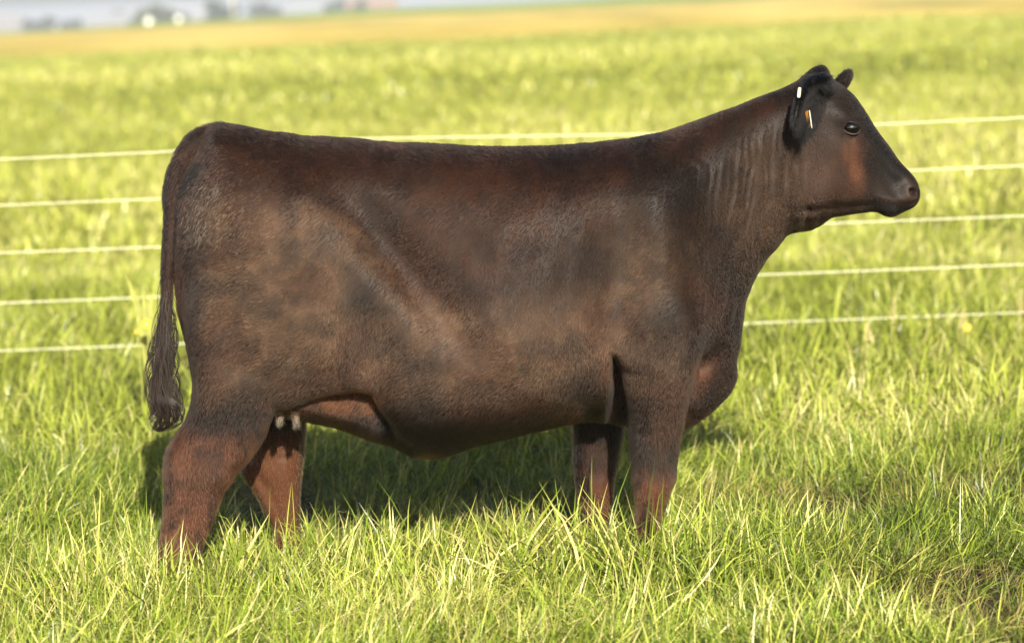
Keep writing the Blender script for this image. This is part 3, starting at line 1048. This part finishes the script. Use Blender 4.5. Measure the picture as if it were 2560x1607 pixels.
# ---- short hair all over
NH = 420000
fc = BV[BF].mean(1)
fa = np.linalg.norm(face_normals(BV, BF), axis=1)
wgt = fa * np.where(fc[:, 1] < .06, 1.0, .28) * np.where(fc[:, 0] > at(1850, 0, 0)[0], 1.9, 1.0)
pick = np.searchsorted(np.cumsum(wgt) / wgt.sum(), rng.uniform(size=NH))
pick = np.clip(pick, 0, len(BF) - 1)
a_, b_ = rng.uniform(size=(2, NH, 1))
q = BV[BF[pick]]
root = (q[:, 0] * (1 - a_) + q[:, 1] * a_) * (1 - b_) + (q[:, 3] * (1 - a_) + q[:, 2] * a_) * b_
nrm = BN[BF[pick]].mean(1)
nrm /= np.linalg.norm(nrm, axis=1)[:, None]
U, V = uv_of(root[:, 0], 0 * root[:, 0], root[:, 2])
swirl = (fbm(U * .006 + 3, V * .006, 131, 3) - .5) * 1.6
ang = -2.15 + swirl                                   # flow on the trunk: back and down
w_ = sstep(900, 1000, V)
ang = ang * (1 - w_) + (-1.65 + swirl * .4) * w_
w_ = sstep(1560, 1700, U)
ang = ang * (1 - w_) + (-1.85 + swirl * .5) * w_
w_ = sstep(1860, 1985, U)
ang = ang * (1 - w_) + (-.9 + swirl * .6) * w_
flow = np.stack([np.cos(ang), 0 * ang, np.sin(ang)], -1) + rng.normal(0, .22, (NH, 3))
flow -= nrm * (flow * nrm).sum(1)[:, None]
flow /= np.linalg.norm(flow, axis=1)[:, None] + 1e-9
ln = rng.uniform(.009, .017, NH)
ln *= 1 + 1.0 * gauss(U, V, 1000, 990, 110, 50) + .6 * sstep(940, 1000, V) * (1 - sstep(1080, 1120, V))
ln *= 1 - .68 * sstep(1880, 1950, U)
ln *= 1 + 1.1 * gauss(U, V, 1925, 165, 25, 14) + .7 * gauss(U, V, 500, 300, 50, 14) + .5 * (U < 420) * (V < 480)
ln *= 1 - .75 * sstep(2095, 2130, U)
ln *= 1 + 1.6 * ((np.abs(root[:, 1]) > .135) & (U > 1845) & (V < 340))
ln *= 1 - .45 * sstep(1600, 1690, U) * (1 - sstep(1880, 1900, U))
lift = rng.uniform(.16, .42, NH)
p1 = root + (flow * .55 + nrm * lift[:, None] * .75) * ln[:, None]
p2 = root + (flow * 1.0 + nrm * lift[:, None]) * ln[:, None]
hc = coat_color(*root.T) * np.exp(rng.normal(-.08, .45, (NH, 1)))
# dried mud and chaff stuck in the coat of the rump
mud = 1.4 * gauss(U, V, 505, 448, 30, 18, -40) + .8 * gauss(U, V, 480, 535, 24, 26) + .5 * gauss(U, V, 455, 470, 18, 40) + .35 * gauss(U, V, 560, 480, 70, 80)
spot = sstep(.48, .72, fbm(U * .11, V * .06, 201, 3)) * np.clip(mud, 0, 1) * .65 + .22 * np.clip(mud, 0, 1)
sel = (rng.uniform(size=NH) < spot * .8) & (root[:, 1] < 0)
hc[sel] = np.array([.42, .31, .17]) * rng.uniform(.3, 1.3, (sel.sum(), 1))
pale = rng.uniform(size=NH) < .02
hc[pale] *= 2.6
HAIR = bpy.data.materials.new('coat_hair')
HAIR.use_nodes = True
_n = HAIR.node_tree
_n.nodes.remove(_n.nodes['Principled BSDF'])
_h = _n.nodes.new('ShaderNodeBsdfHairPrincipled')
_h.model = 'CHIANG'
_h.parametrization = 'COLOR'
_h.inputs['Roughness'].default_value = .38
_h.inputs['Radial Roughness'].default_value = .45
_h.inputs['Coat'].default_value = 0
_h.inputs['IOR'].default_value = 1.36
_a = _n.nodes.new('ShaderNodeAttribute')
_a.attribute_name = 'coat'
_n.links.new(_a.outputs['Color'], _h.inputs['Color'])
_n.links.new(_h.outputs[0], _n.nodes['Material Output'].inputs['Surface'])
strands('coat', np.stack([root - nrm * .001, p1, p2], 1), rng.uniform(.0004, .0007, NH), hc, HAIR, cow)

# ---- tail switch
NS = 2800
t0 = rng.uniform(0, 1, NS) ** .8
axis_pts = spline([(394, 620), (393, 700), (388, 780), (383, 850), (382, 920), (393, 965), (392, 990), (375, 1012)], 8, False)
ai = np.linspace(0, 1, len(axis_pts))
KP = 9
S = np.zeros((NS, KP, 3))
len_t = rng.uniform(.25, .55, NS)
off_u, off_y = rng.normal(0, 1, (2, NS))
for k in range(KP):
    tt = np.clip(t0 * .72 + len_t * k / (KP - 1), 0, 1)
    wid = np.interp(tt, [0, .15, .4, .65, .8, .92, 1], [9, 13, 22, 27, 24, 19, 6])
    wave = (4.2 * np.sin(tt * 19 + np.round(off_u * 2.6) * 2.1) + 1.2 * np.sin(tt * 33 + off_u * 5)) * (1 + 1.2 * (np.abs(off_u) > 1.5))
    u = np.interp(tt, ai, axis_pts[:, 0]) + np.clip(off_u, -1.7, 1.7) * wid * .75 * min(1, .45 + k * .2) + wave * (k > 0)
    v = np.interp(tt, ai, axis_pts[:, 1]) + rng.normal(0, 2, NS)
    yy = -.012 + np.clip(off_y, -1.7, 1.7) * wid * .0009
    x, z = at(u, v, -.012)
    S[:, k] = np.stack([x, yy, z], -1)
sc_ = np.tile(np.array([.012, .008, .0065]), (NS, 1)) * np.exp(rng.normal(.1, .8, (NS, 1)))
strands('tail_switch', S, rng.uniform(.00035, .0008, NS), sc_, hair_material('switch_hair', 'coat', rough=.25, spec=.8), cow)

# ---- ear fringe
NE = 2600
tpos = rng.uniform(0, 1, NE)
eu, ev, ey = 1925 - 50 * tpos, 215 + 85 * tpos, -.11 - .12 * tpos
ex, ez = at(eu, ev, 0)
base = np.stack([ex, ey + rng.normal(0, .008, NE), ez + rng.normal(-.004, .014, NE)], -1)
fd = np.stack([rng.normal(-.12, .42, NE), rng.normal(-.25, .35, NE), -np.abs(rng.normal(.75, .35, NE))], -1)
el = rng.uniform(.008, .024, NE) * (1 + 1.2 * np.exp(-((tpos - .88) / .08) ** 2))
E3 = np.stack([base, base + fd * el[:, None] * .5, base + (fd + np.array([0, .1, -.25])) * el[:, None]], 1)
strands('ear_fringe', E3, rng.uniform(.0003, .00055, NE), np.tile(np.array([.002, .0018, .0018]), (NE, 1)) * np.exp(rng.normal(0, .3, (NE, 1))), HAIR, cow)
# far ear fringe
NE = 500
tpos = rng.uniform(0, 1, NE)
ex, ez = at(1966 + 26 * tpos, 200 - 12 * tpos, .16)
base = np.stack([ex, .11 + .1 * tpos, ez], -1)
fd = np.stack([rng.normal(.35, .4, NE), rng.normal(.2, .3, NE), rng.normal(.45, .4, NE)], -1)
el = rng.uniform(.012, .028, NE)
E3 = np.stack([base, base + fd * el[:, None] * .5, base + fd * el[:, None]], 1)
strands('ear_fringe', E3, rng.uniform(.0006, .001, NE), np.tile(np.array([.035, .02, .015]), (NE, 1)), HAIR, cow)


# ---- eyes, tags, hooves
def uvsphere(c, r, n=20, m=12, sc=(1, 1, 1)):
    V_, F_ = [], []
    for i in range(m + 1):
        th = math.pi * i / m
        for j in range(n):
            ph = 2 * math.pi * j / n
            V_.append((c[0] + r * sc[0] * math.sin(th) * math.cos(ph), c[1] + r * sc[1] * math.sin(th) * math.sin(ph), c[2] + r * sc[2] * math.cos(th)))
    for i in range(m):
        for j in range(n):
            F_.append((i * n + j, i * n + (j + 1) % n, (i + 1) * n + (j + 1) % n, (i + 1) * n + j))
    return V_, F_


EYE = material('eye', (.0015, .001, .001), .04, .5, coat=.6)
LID = material('eyelid_skin', (.006, .0045, .004), .6, .2)
LIDL = material('eyelid_rim', (.020, .012, .010), .5, .25)


def surf_y(u, v, sgn):
    """half width of the hide at a traced point"""
    x, z = at(u, v, 0)
    d = (BV[:, 0] - x) ** 2 + (BV[:, 2] - z) ** 2 + np.where(BV[:, 1] * sgn > 0, 0, 9)
    return BV[np.argmin(d), 1]


for sgn in (-1, 1):
    ys_ = surf_y(1992, 298, sgn)
    c = np.array(P3(1993, 298, 0.0))
    c[1] = ys_ - sgn * .010
    b = MB()
    b.add(*uvsphere(c - CB + np.array([0, sgn * .0045, 0]), .0250, sc=(1.05, .85, .82)))
    b.build('eye', EYE, cow, True)
    for nm, a0, a1, rr, mt in (('upper_eyelid', 10, 172, .0042, LID), ('lower_eyelid', 185, 352, .0030, LIDL)):
        pts, rads = [], []
        for k in range(15):
            a = math.radians(a0 + (a1 - a0) * k / 14)
            px_, pz_ = .0265 * math.cos(a), .0185 * math.sin(a)
            pts.append((c[0] - CB[0] + px_, ys_ + sgn * (.0095 - 9 * px_ * px_), c[2] + pz_ - .004 * px_ / .02))
            rads.append(rr * (.45 + .55 * math.sin(math.pi * k / 14)))
        MB().tube(pts, rads, 8).build(nm, mt, cow, True)

TAGW = material('white_tag', (.34, .32, .24), .4, .4)
TAGY = material('ochre_tag', (.22, .10, .018), .4, .4)  # yellow tag, its shade put into this dim colour


def tag_plate(name, u, v, y, w, h, t, mat, tilt, yaw, label):
    """thin ear tag plate with rounded outline, a neck and a pin button"""
    x, z = at(u, v, y)
    V_, F_ = [], []
    n = 20
    for s in (0, 1):
        for k in range(n):
            a = 2 * math.pi * k / n
            cx_ = math.copysign(abs(math.cos(a)) ** .45, math.cos(a)) * w / 2
            cz_ = math.copysign(abs(math.sin(a)) ** .45, math.sin(a)) * h / 2
            V_.append((cx_, (s - .5) * t, cz_))
    F_ += [tuple(range(n)), tuple(range(2 * n - 1, n - 1, -1))]
    for k in range(n): F_.append((k, n + k, n + (k + 1) % n, (k + 1) % n))
    R = Matrix.Rotation(tilt, 3, 'Y') @ Matrix.Rotation(yaw, 3, 'Z')
    V_ = [tuple(R @ Vector(p) + Vector((float(x) - CB[0], y, float(z)))) for p in V_]
    o = obj_from(name, np.array(V_), F_, mat, cow, False)
    tag(o, label)
    return o


tag_plate('ear_tag', 1880, 218, -.245, .010, .031, .005, TAGW, math.radians(8), 0, 'small white button tag in the near ear')
o = tag_plate('ear_tag', 1902, 281, -.205, .020, .052, .004, TAGY, math.radians(-6), math.radians(48), 'ochre tag with a pale edge hanging below the near ear')
e_ = tag_plate('tag_edge', 1907, 281, -.214, .0034, .055, .005, TAGW, math.radians(-6), 0, 'pale edge of the ochre tag')
e_.parent = o

HOOF = material('hoof_horn', (.03, .024, .02), .5, .4, .3, 30)
for u, y, vb in ((428, -.215, 1396), (674, .215, 1379), (1526, -.185, 1346), (1404, .185, 1321)):
    x, _ = at(u, vb, y)
    zg = float(ground_z(x, y))
    b = MB()
    for dy in (-.031, .031):
        rings = []
        for zz, l0, l1, w_ in ((0, -.062, .085, .027), (.03, -.060, .074, .026), (.065, -.055, .055, .023), (.085, -.05, .045, .019)):
            rings.append([(float(x) - CB[0] + (l0 + l1) / 2 + (l1 - l0) / 2 * math.cos(a), y + dy + w_ * math.sin(a), zg - .015 + zz) for a in np.linspace(0, 2 * math.pi, 14, endpoint=False)])
        V_ = [p for r_ in rings for p in r_]
        F_ = [(i * 14 + k, i * 14 + (k + 1) % 14, (i + 1) * 14 + (k + 1) % 14, (i + 1) * 14 + k) for i in range(3) for k in range(14)]
        F_ += [tuple(range(13, -1, -1)), tuple(42 + k for k in range(14))]
        b.add(V_, F_)
    b.build('hoof', HOOF, cow, True)


# ------------------------------------------------------------------ wire fence behind
FY = 5.6
fence = empty('wire_fence', (0, FY, 0))
tag(fence, 'pale five-strand wire fence running across the pasture behind the cow', 'fence')
WIRE = material('white_fence_wire', (.70, .69, .50), .5, .3)
POST = material('weathered_post', (.22, .19, .15), .85, .2, .35, 12)
WU = [-700, 0, 375, 800, 1540, 2070, 2409, 3100]
top = np.array([405, 375, 358, 327, 316, 293, 277, 245])
LV = [0, 483 - 375, 595 - 375, 713 - 375, 825 - 375]
RV = [0, 390 - 277, 508 - 277, 622 - 277, 735 - 277]
for i in range(5):
    pts = []
    dense = np.linspace(WU[0], WU[-1], 40)
    for u in dense:
        tv = np.interp(u, WU, top * .35 + (375 - (375 - 277) * np.array(WU) / 2409) * .65 if i else top)
        v = tv + np.interp(u, [0, 2409], [LV[i], RV[i]])
        x, z = at(u, v, FY)
        pts.append((float(x), 0, float(z)))
    MB().tube(pts, .0024, 6).build('wire', WIRE, fence, True)
for u in (-640, 3040, 1000):
    x, z = at(u, 900, FY)
    pts = [(float(x), .02, -.3), (float(x), .02, 1.16 if u != 1000 else 1.08)]
    MB().tube(pts, [.045, .04] if u != 1000 else .012, 10).build('post', POST, fence, True)


# ------------------------------------------------------------------ weeds standing out of the sward
STEM = material('dry_stem', (.42, .36, .16), .7, .2, .2, 40)
SEED = material('seed_head', (.50, .40, .20), .8, .1, .25, 60)
PETAL = material('yellow_petal', (.46, .38, .04), .6, .2)
LEAF = material('weed_leaf', (.24, .25, .06), .6, .2, .3, 20)


def stalk(u, vb, vt, Y, lean, label):
    x, z0 = at(u, vb, Y)
    xt, zt = at(u + lean, vt, Y)
    zg = float(ground_z(x, Y))
    root_ = empty('seed_stalk', (float(x), Y, zg))
    tag(root_, label, 'grass stalk', 'dry seed stalks by the fence')
    L_ = np.array([float(xt - x), .02, float(zt - zg)])
    pts = [tuple(L_ * t + np.array([0, 0, 0]) + np.array([float(xt - x) * .25 * (t * t - t), 0, 0])) for t in np.linspace(0, .8, 6)]
    MB().tube(pts, [.0028, .0024, .0022, .002, .0016, .0012], 6).build('stem', STEM, root_, True)
    b = MB()
    for t in np.linspace(.74, 1.0, 10):
        c0 = L_ * t + np.array([float(xt - x) * .25 * (t * t - t), 0, 0])
        for s in (-1, 1):
            d = np.array([s * .012 * (1.15 - t) / .3, rng.normal(0, .006), .018])
            b.tube([tuple(c0), tuple(c0 + d * .6), tuple(c0 + d)], [.0007, .0017, .0004], 5)
    b.build('seed_head', SEED, root_, True)


stalk(2088, 800, 708, 4.6, 18, 'dry seed stalk leaning right, just right of the brisket below the fourth wire')
stalk(2395, 770, 690, 4.9, 8, 'tall seed stalk at the right edge of the picture')
stalk(2262, 790, 735, 4.7, 6, 'short seed stalk between the two others on the right')
stalk(2038, 850, 770, 4.3, 4, 'reddish seed stalk nearest to the chest of the cow')


def wildflower(u, v, Y, r, label, leaf=False):
    x, z = at(u, v, Y)
    zg = float(ground_z(x, Y))
    root_ = empty('wildflower', (float(x), Y, zg))
    tag(root_, label, 'flower', 'yellow flowers in the pasture')
    h = max(.08, float(z) - zg)
    MB().tube([(0, 0, 0), (.01, 0, h * .5), (0, 0, h)], .003, 6).build('stem', LEAF, root_, True)
    for k in range(10):
        a = 2 * math.pi * k / 10
        dx, dz = math.cos(a), math.sin(a)
        V_ = [(0, -.004, h), (dx * r * .6 - dz * r * .22, -.012, h + dz * r * .6 + dx * r * .22), (dx * r, -.006, h + dz * r), (dx * r * .6 + dz * r * .22, -.012, h + dz * r * .6 - dx * r * .22),
              (dx * r * .6, .0, h + dz * r * .6)]
        MB().add(V_, [(0, 1, 2, 3), (0, 3, 4), (3, 2, 4), (2, 1, 4), (1, 0, 4)]).build('petal', PETAL, root_, False)
    b = MB()
    b.add(*uvsphere((0, -.012, h), r * .3, 8, 5))
    b.build('flower_centre', SEED, root_, True)


wildflower(345, 762, 3.6, .026, 'larger yellow flower left of the tail switch')
wildflower(322, 780, 3.5, .015, 'smaller yellow flower left of the tail switch, lower of the pair')
wildflower(2275, 770, 4.4, .024, 'yellow flower on the right below the lowest wire')


def dock(u, v, Y):
    x, z = at(u, v, Y)
    zg = float(ground_z(x, Y))
    r_ = empty('broadleaf_weed', (float(x), Y, zg))
    tag(r_, 'yellowing broad-leaved weed left of the tail, by the second lowest wire', 'weed')
    tops = [(-52, -48), (-30, -14), (-10, -22), (14, -2), (-6, 22), (4, 14), (-24, 26)]
    for du, dv in tops:
        x1, z1 = at(u + du, v + dv, Y)
        dx, h = float(x1 - x), float(z1) - zg
        V_, F_ = [], []
        n = 7
        for k in range(n):
            t = k / (n - 1)
            c = np.array([dx * t ** 1.6, -.02 * math.sin(t * 3), h * (1 - (1 - t) ** 1.5)])
            w_ = .011 * math.sin(math.pi * min(1, t * .96 + .04)) ** .8 + .002
            V_ += [tuple(c + np.array([-w_, 0, w_ * .5])), tuple(c + np.array([0, .008, 0])), tuple(c + np.array([w_, 0, -w_ * .5]))]
            if k:
                q_ = 3 * (k - 1)
                F_ += [(q_, q_ + 1, q_ + 4, q_ + 3), (q_ + 1, q_ + 2, q_ + 5, q_ + 4)]
        obj_from('leaf', np.array(V_), F_, LEAF, r_)


dock(345, 690, 3.8)


# ------------------------------------------------------------------ far edge of the field: bales, trees, buildings
def far_pt(u, v, Y):
    x, z = at(u, v, Y)
    return float(x), float(z)


FILM = material('white_bale_film', (.80, .80, .74), .35, .5)
TWINE = material('bale_net', (.45, .43, .36), .7, .2)


def bale(u, v, Y, r, label):
    x, z = far_pt(u, v, Y)
    zg = float(ground_z(x, Y))
    o = empty('round_bale', (x, Y, zg))
    tag(o, label, 'hay bale', 'wrapped bales at the far edge of the field')
    n = 24
    rings = []
    for yy, rr in ((-.62, r * .86), (-.56, r * .97), (-.2, r), (.2, r), (.56, r * .97), (.62, r * .86)):
        rings.append([(rr * math.cos(a), yy, r + rr * math.sin(a)) for a in np.linspace(0, 2 * math.pi, n, endpoint=False)])
    V_ = [p for q_ in rings for p in q_]
    F_ = [(i * n + k, i * n + (k + 1) % n, (i + 1) * n + (k + 1) % n, (i + 1) * n + k) for i in range(5) for k in range(n)]
    obj_from('wrapping', np.array(V_), F_, FILM, o)
    for yy in (-.62, .62):
        V_ = [(0, yy * 1.06, r)] + [(r * .86 * math.cos(a), yy, r + r * .86 * math.sin(a)) for a in np.linspace(0, 2 * math.pi, n, endpoint=False)]
        obj_from('end_cap', np.array(V_), [(0, 1 + k, 1 + (k + 1) % n) for k in range(n)], FILM, o)


bale(351, 69, 585, .62, 'white wrapped round bale low on the green strip, left of the other')
bale(420, 40, 800, .75, 'white wrapped round bale higher up before the pale shed')

BARK = material('bark', (.10, .075, .055), .9, .1, .3, 6)


def leaf_mat(name, col):
    return material(name, col, .6, .2, .35, .5)


LEAVES = [leaf_mat('leaves_olive', (.06, .075, .02)), leaf_mat('leaves_dark', (.03, .05, .02)), leaf_mat('leaves_dull', (.045, .055, .035))]


def tree(u, vt, Y, w, mat, label, zb=-4.6):
    x, zt = far_pt(u, vt, Y)
    zg = float(ground_z(x, Y))
    h = zt - zg
    o = empty('tree', (x, Y, zg))
    tag(o, label, 'tree', 'trees along the far edge of the field')
    r = np.random.default_rng(int(u * 7 + Y))
    b = MB()
    b.tube([(0, 0, -.3), (.1, 0, h * .3), (-.1, .1, h * .75)], [h * .035, h * .025, h * .008], 8)
    for k in range(6):
        a = r.uniform(0, 6.28)
        z0 = h * r.uniform(.25, .55)
        b.tube([(0, 0, z0), (math.cos(a) * w * .25, math.sin(a) * w * .25, z0 + h * .12), (math.cos(a) * w * .42, math.sin(a) * w * .42, z0 + h * .28)], [h * .014, h * .01, h * .004], 6)
    b.build('trunk', BARK, o, True)
    nl = 1500
    blobs = r.normal(0, 1, (11, 3)) * np.array([.26 * w, .26 * w, .16 * h]) + np.array([0, 0, h * .62])
    ci = r.integers(0, 11, nl)
    d = r.normal(0, 1, (nl, 3))
    d /= np.linalg.norm(d, axis=1)[:, None]
    pc = blobs[ci] + d * (r.uniform(.5, 1, nl) ** .5)[:, None] * np.array([.2 * w, .2 * w, .15 * h])
    pc = pc[(pc[:, 2] < h) & (pc[:, 2] > h * .12)]
    V_, F_ = [], []
    for p in pc:
        s = .08 * w * r.uniform(.6, 1.4)
        a, c_ = r.normal(0, 1, 3), r.normal(0, 1, 3)
        a /= np.linalg.norm(a)
        c_ -= a * (a @ c_)
        c_ /= np.linalg.norm(c_)
        q_ = len(V_)
        V_ += [tuple(p - a * s), tuple(p + c_ * s * .5), tuple(p + a * s), tuple(p - c_ * s * .5)]
        F_.append((q_, q_ + 1, q_ + 2, q_ + 3))
    obj_from('crown', np.array(V_), F_, mat, o, False)


ROOFS = [material('slate_roof', (.16, .16, .17), .8, .2, .15, 3), material('brown_roof', (.20, .13, .09), .8, .2, .15, 3), material('tin_roof', (.19, .20, .22), .5, .4, .1, 3)]
WALLS = [material('cream_render', (.21, .17, .14), .9, .1, .06, 2), material('pale_render', (.22, .205, .20), .9, .1, .06, 2), material('sandy_render', (.22, .165, .135), .9, .1, .06, 2)]
PANE = material('window_pane', (.05, .06, .07), .1, .5)
FRAME = material('white_frame', (.75, .75, .72), .5, .3)
DOORM = material('painted_door', (.12, .08, .06), .5, .3)


def house(u0, u1, vt, Y, wall, roof, label, cat='house', flat=False):
    x0, zt = far_pt(u0, vt, Y)
    x1, _ = far_pt(u1, vt, Y)
    zg = float(ground_z((x0 + x1) / 2, Y)) - .1
    w, h = x1 - x0, zt - zg
    wh = h * (.62 if not flat else .85)
    dp = min(9.0, max(5.0, w * .5))
    o = empty('barn' if cat == 'barn' else 'house', ((x0 + x1) / 2, Y, zg))
    tag(o, label, cat, 'buildings beyond the far edge of the field')
    b = MB()
    b.box(-w / 2, w / 2, 0, dp, 0, wh)
    b.add([(-w / 2, 0, wh), (-w / 2, dp, wh), (-w / 2, dp / 2, h)], [(0, 2, 1)])
    b.add([(w / 2, 0, wh), (w / 2, dp, wh), (w / 2, dp / 2, h)], [(0, 1, 2)])
    b.build('wall', wall, o)
    e = .4
    b = MB()
    for s in (0, 1):
        ya, yb = (-e, dp / 2) if s == 0 else (dp + e, dp / 2)
        za = wh - (h - wh) * e / (dp / 2) + .03
        b.add([(-w / 2 - e, ya, za), (w / 2 + e, ya, za), (w / 2 + e, yb, h + .03), (-w / 2 - e, yb, h + .03),
               (-w / 2 - e, ya, za + .18), (w / 2 + e, ya, za + .18), (w / 2 + e, yb, h + .21), (-w / 2 - e, yb, h + .21)],
              [(0, 1, 2, 3), (7, 6, 5, 4), (0, 4, 5, 1), (1, 5, 6, 2), (2, 6, 7, 3), (3, 7, 4, 0)])
    rf = b.build('roof', roof, o)
    if cat == 'house':
        MB().box(w * .22, w * .22 + .7, dp / 2 - .35, dp / 2 + .35, h - .4, h + .9).build('chimney', wall, rf)
    nw = max(2, int(w / 3.2))
    for k in range(nw):
        cx = -w / 2 + w * (k + .5) / nw
        if k == nw // 2:
            MB().box(cx - .5, cx + .5, -.06, .0, 0, 2.1).build('door', DOORM, o)
            continue
        for zz in ([1.0] if wh < 4.6 else [1.0, 3.6]):
            f = MB().box(cx - .62, cx + .62, -.08, -.003, zz, zz + 1.35).build('window', FRAME, o)
            for s in (-1, 1):
                MB().box(cx + (s - 1) * .28 + .04, cx + (s + 1) * .28 - .04, -.11, -.082, zz + .12, zz + 1.23).build('pane', PANE, f)


house(-40, 48, 40, 960, WALLS[1], ROOFS[0], 'long pale house with grey roof at the far left edge of the horizon')
house(200, 322, 36, 1000, WALLS[0], ROOFS[2], 'cream house with pale roof just left of the olive tree')
house(392, 505, 18, 1010, WALLS[1], ROOFS[2], 'pale barn with tin roof between the two leafy trees', 'barn')
house(665, 790, 8, 1030, WALLS[0], ROOFS[2], 'cream house right of the utility pole')
house(815, 930, 1, 1050, WALLS[2], ROOFS[1], 'sandy house furthest right on the horizon, partly out of the picture')
tree(352, 12, 900, 10.0, LEAVES[0], 'olive green tree before the cream house, left of the bales')
tree(410, 22, 920, 6.5, LEAVES[2], 'small dull tree touching the olive tree')
tree(512, 4, 900, 10.5, LEAVES[1], 'dark round tree just left of the utility pole')
tree(608, 6, 1080, 7.0, LEAVES[2], 'dull tree right of the utility pole')
tree(650, 8, 1090, 7.0, LEAVES[2], 'dull tree touching the left end of the cream house right of the pole')
tree(790, -4, 940, 4.6, LEAVES[1], 'slim dark tree between cream and sandy house')
tree(845, -8, 950, 5.5, LEAVES[1], 'dark tree before the sandy house')
tree(115, 40, 1100, 9.0, LEAVES[2], 'dull tree right of the long pale house at the left')
tree(60, 45, 1150, 8.0, LEAVES[2], 'low dull tree overlapping the long pale house')
tree(165, 42, 1080, 8.0, LEAVES[2], 'dull tree left of the cream house with pale roof')
tree(280, 26, 1180, 8.0, LEAVES[2], 'faint tree behind the cream house with pale roof')

px_, pz_ = far_pt(548, 40, 840)
pg = float(ground_z(px_, 840))
pole = empty('utility_pole', (px_, 840, pg))
tag(pole, 'tall pale utility pole rising out of the picture beside the dark tree', 'pole')
MB().tube([(0, 0, -.5), (0, 0, 11)], [.28, .2], 10).build('shaft', material('pale_pole', (.62, .58, .50), .8, .2), pole, True)
MB().box(-1.1, 1.1, -.3, -.19, 10.0, 10.2).build('crossarm', BARK, pole)
for dx in (-.9, 0, .9):
    MB().tube([(dx, -.245, 10.2), (dx, -.245, 10.42)], [.05, .07], 8).build('insulator', FRAME, pole, True)

# ------------------------------------------------------------------ air
b = MB().box(-1850, 1850, -40, 4050, -9, 16)
HZ_M = bpy.data.materials.new('haze_air')
HZ_M.use_nodes = True
hn = HZ_M.node_tree
hn.nodes.remove(hn.nodes['Principled BSDF'])
pv = hn.nodes.new('ShaderNodeVolumePrincipled')
pv.inputs['Color'].default_value = (.80, .87, 1, 1)
pv.inputs['Density'].default_value = .0004
pv.inputs['Anisotropy'].default_value = 0.0
hn.links.new(pv.outputs[0], hn.nodes['Material Output'].inputs['Volume'])
haze = b.build('haze', HZ_M)
tag(haze, kind='stuff')
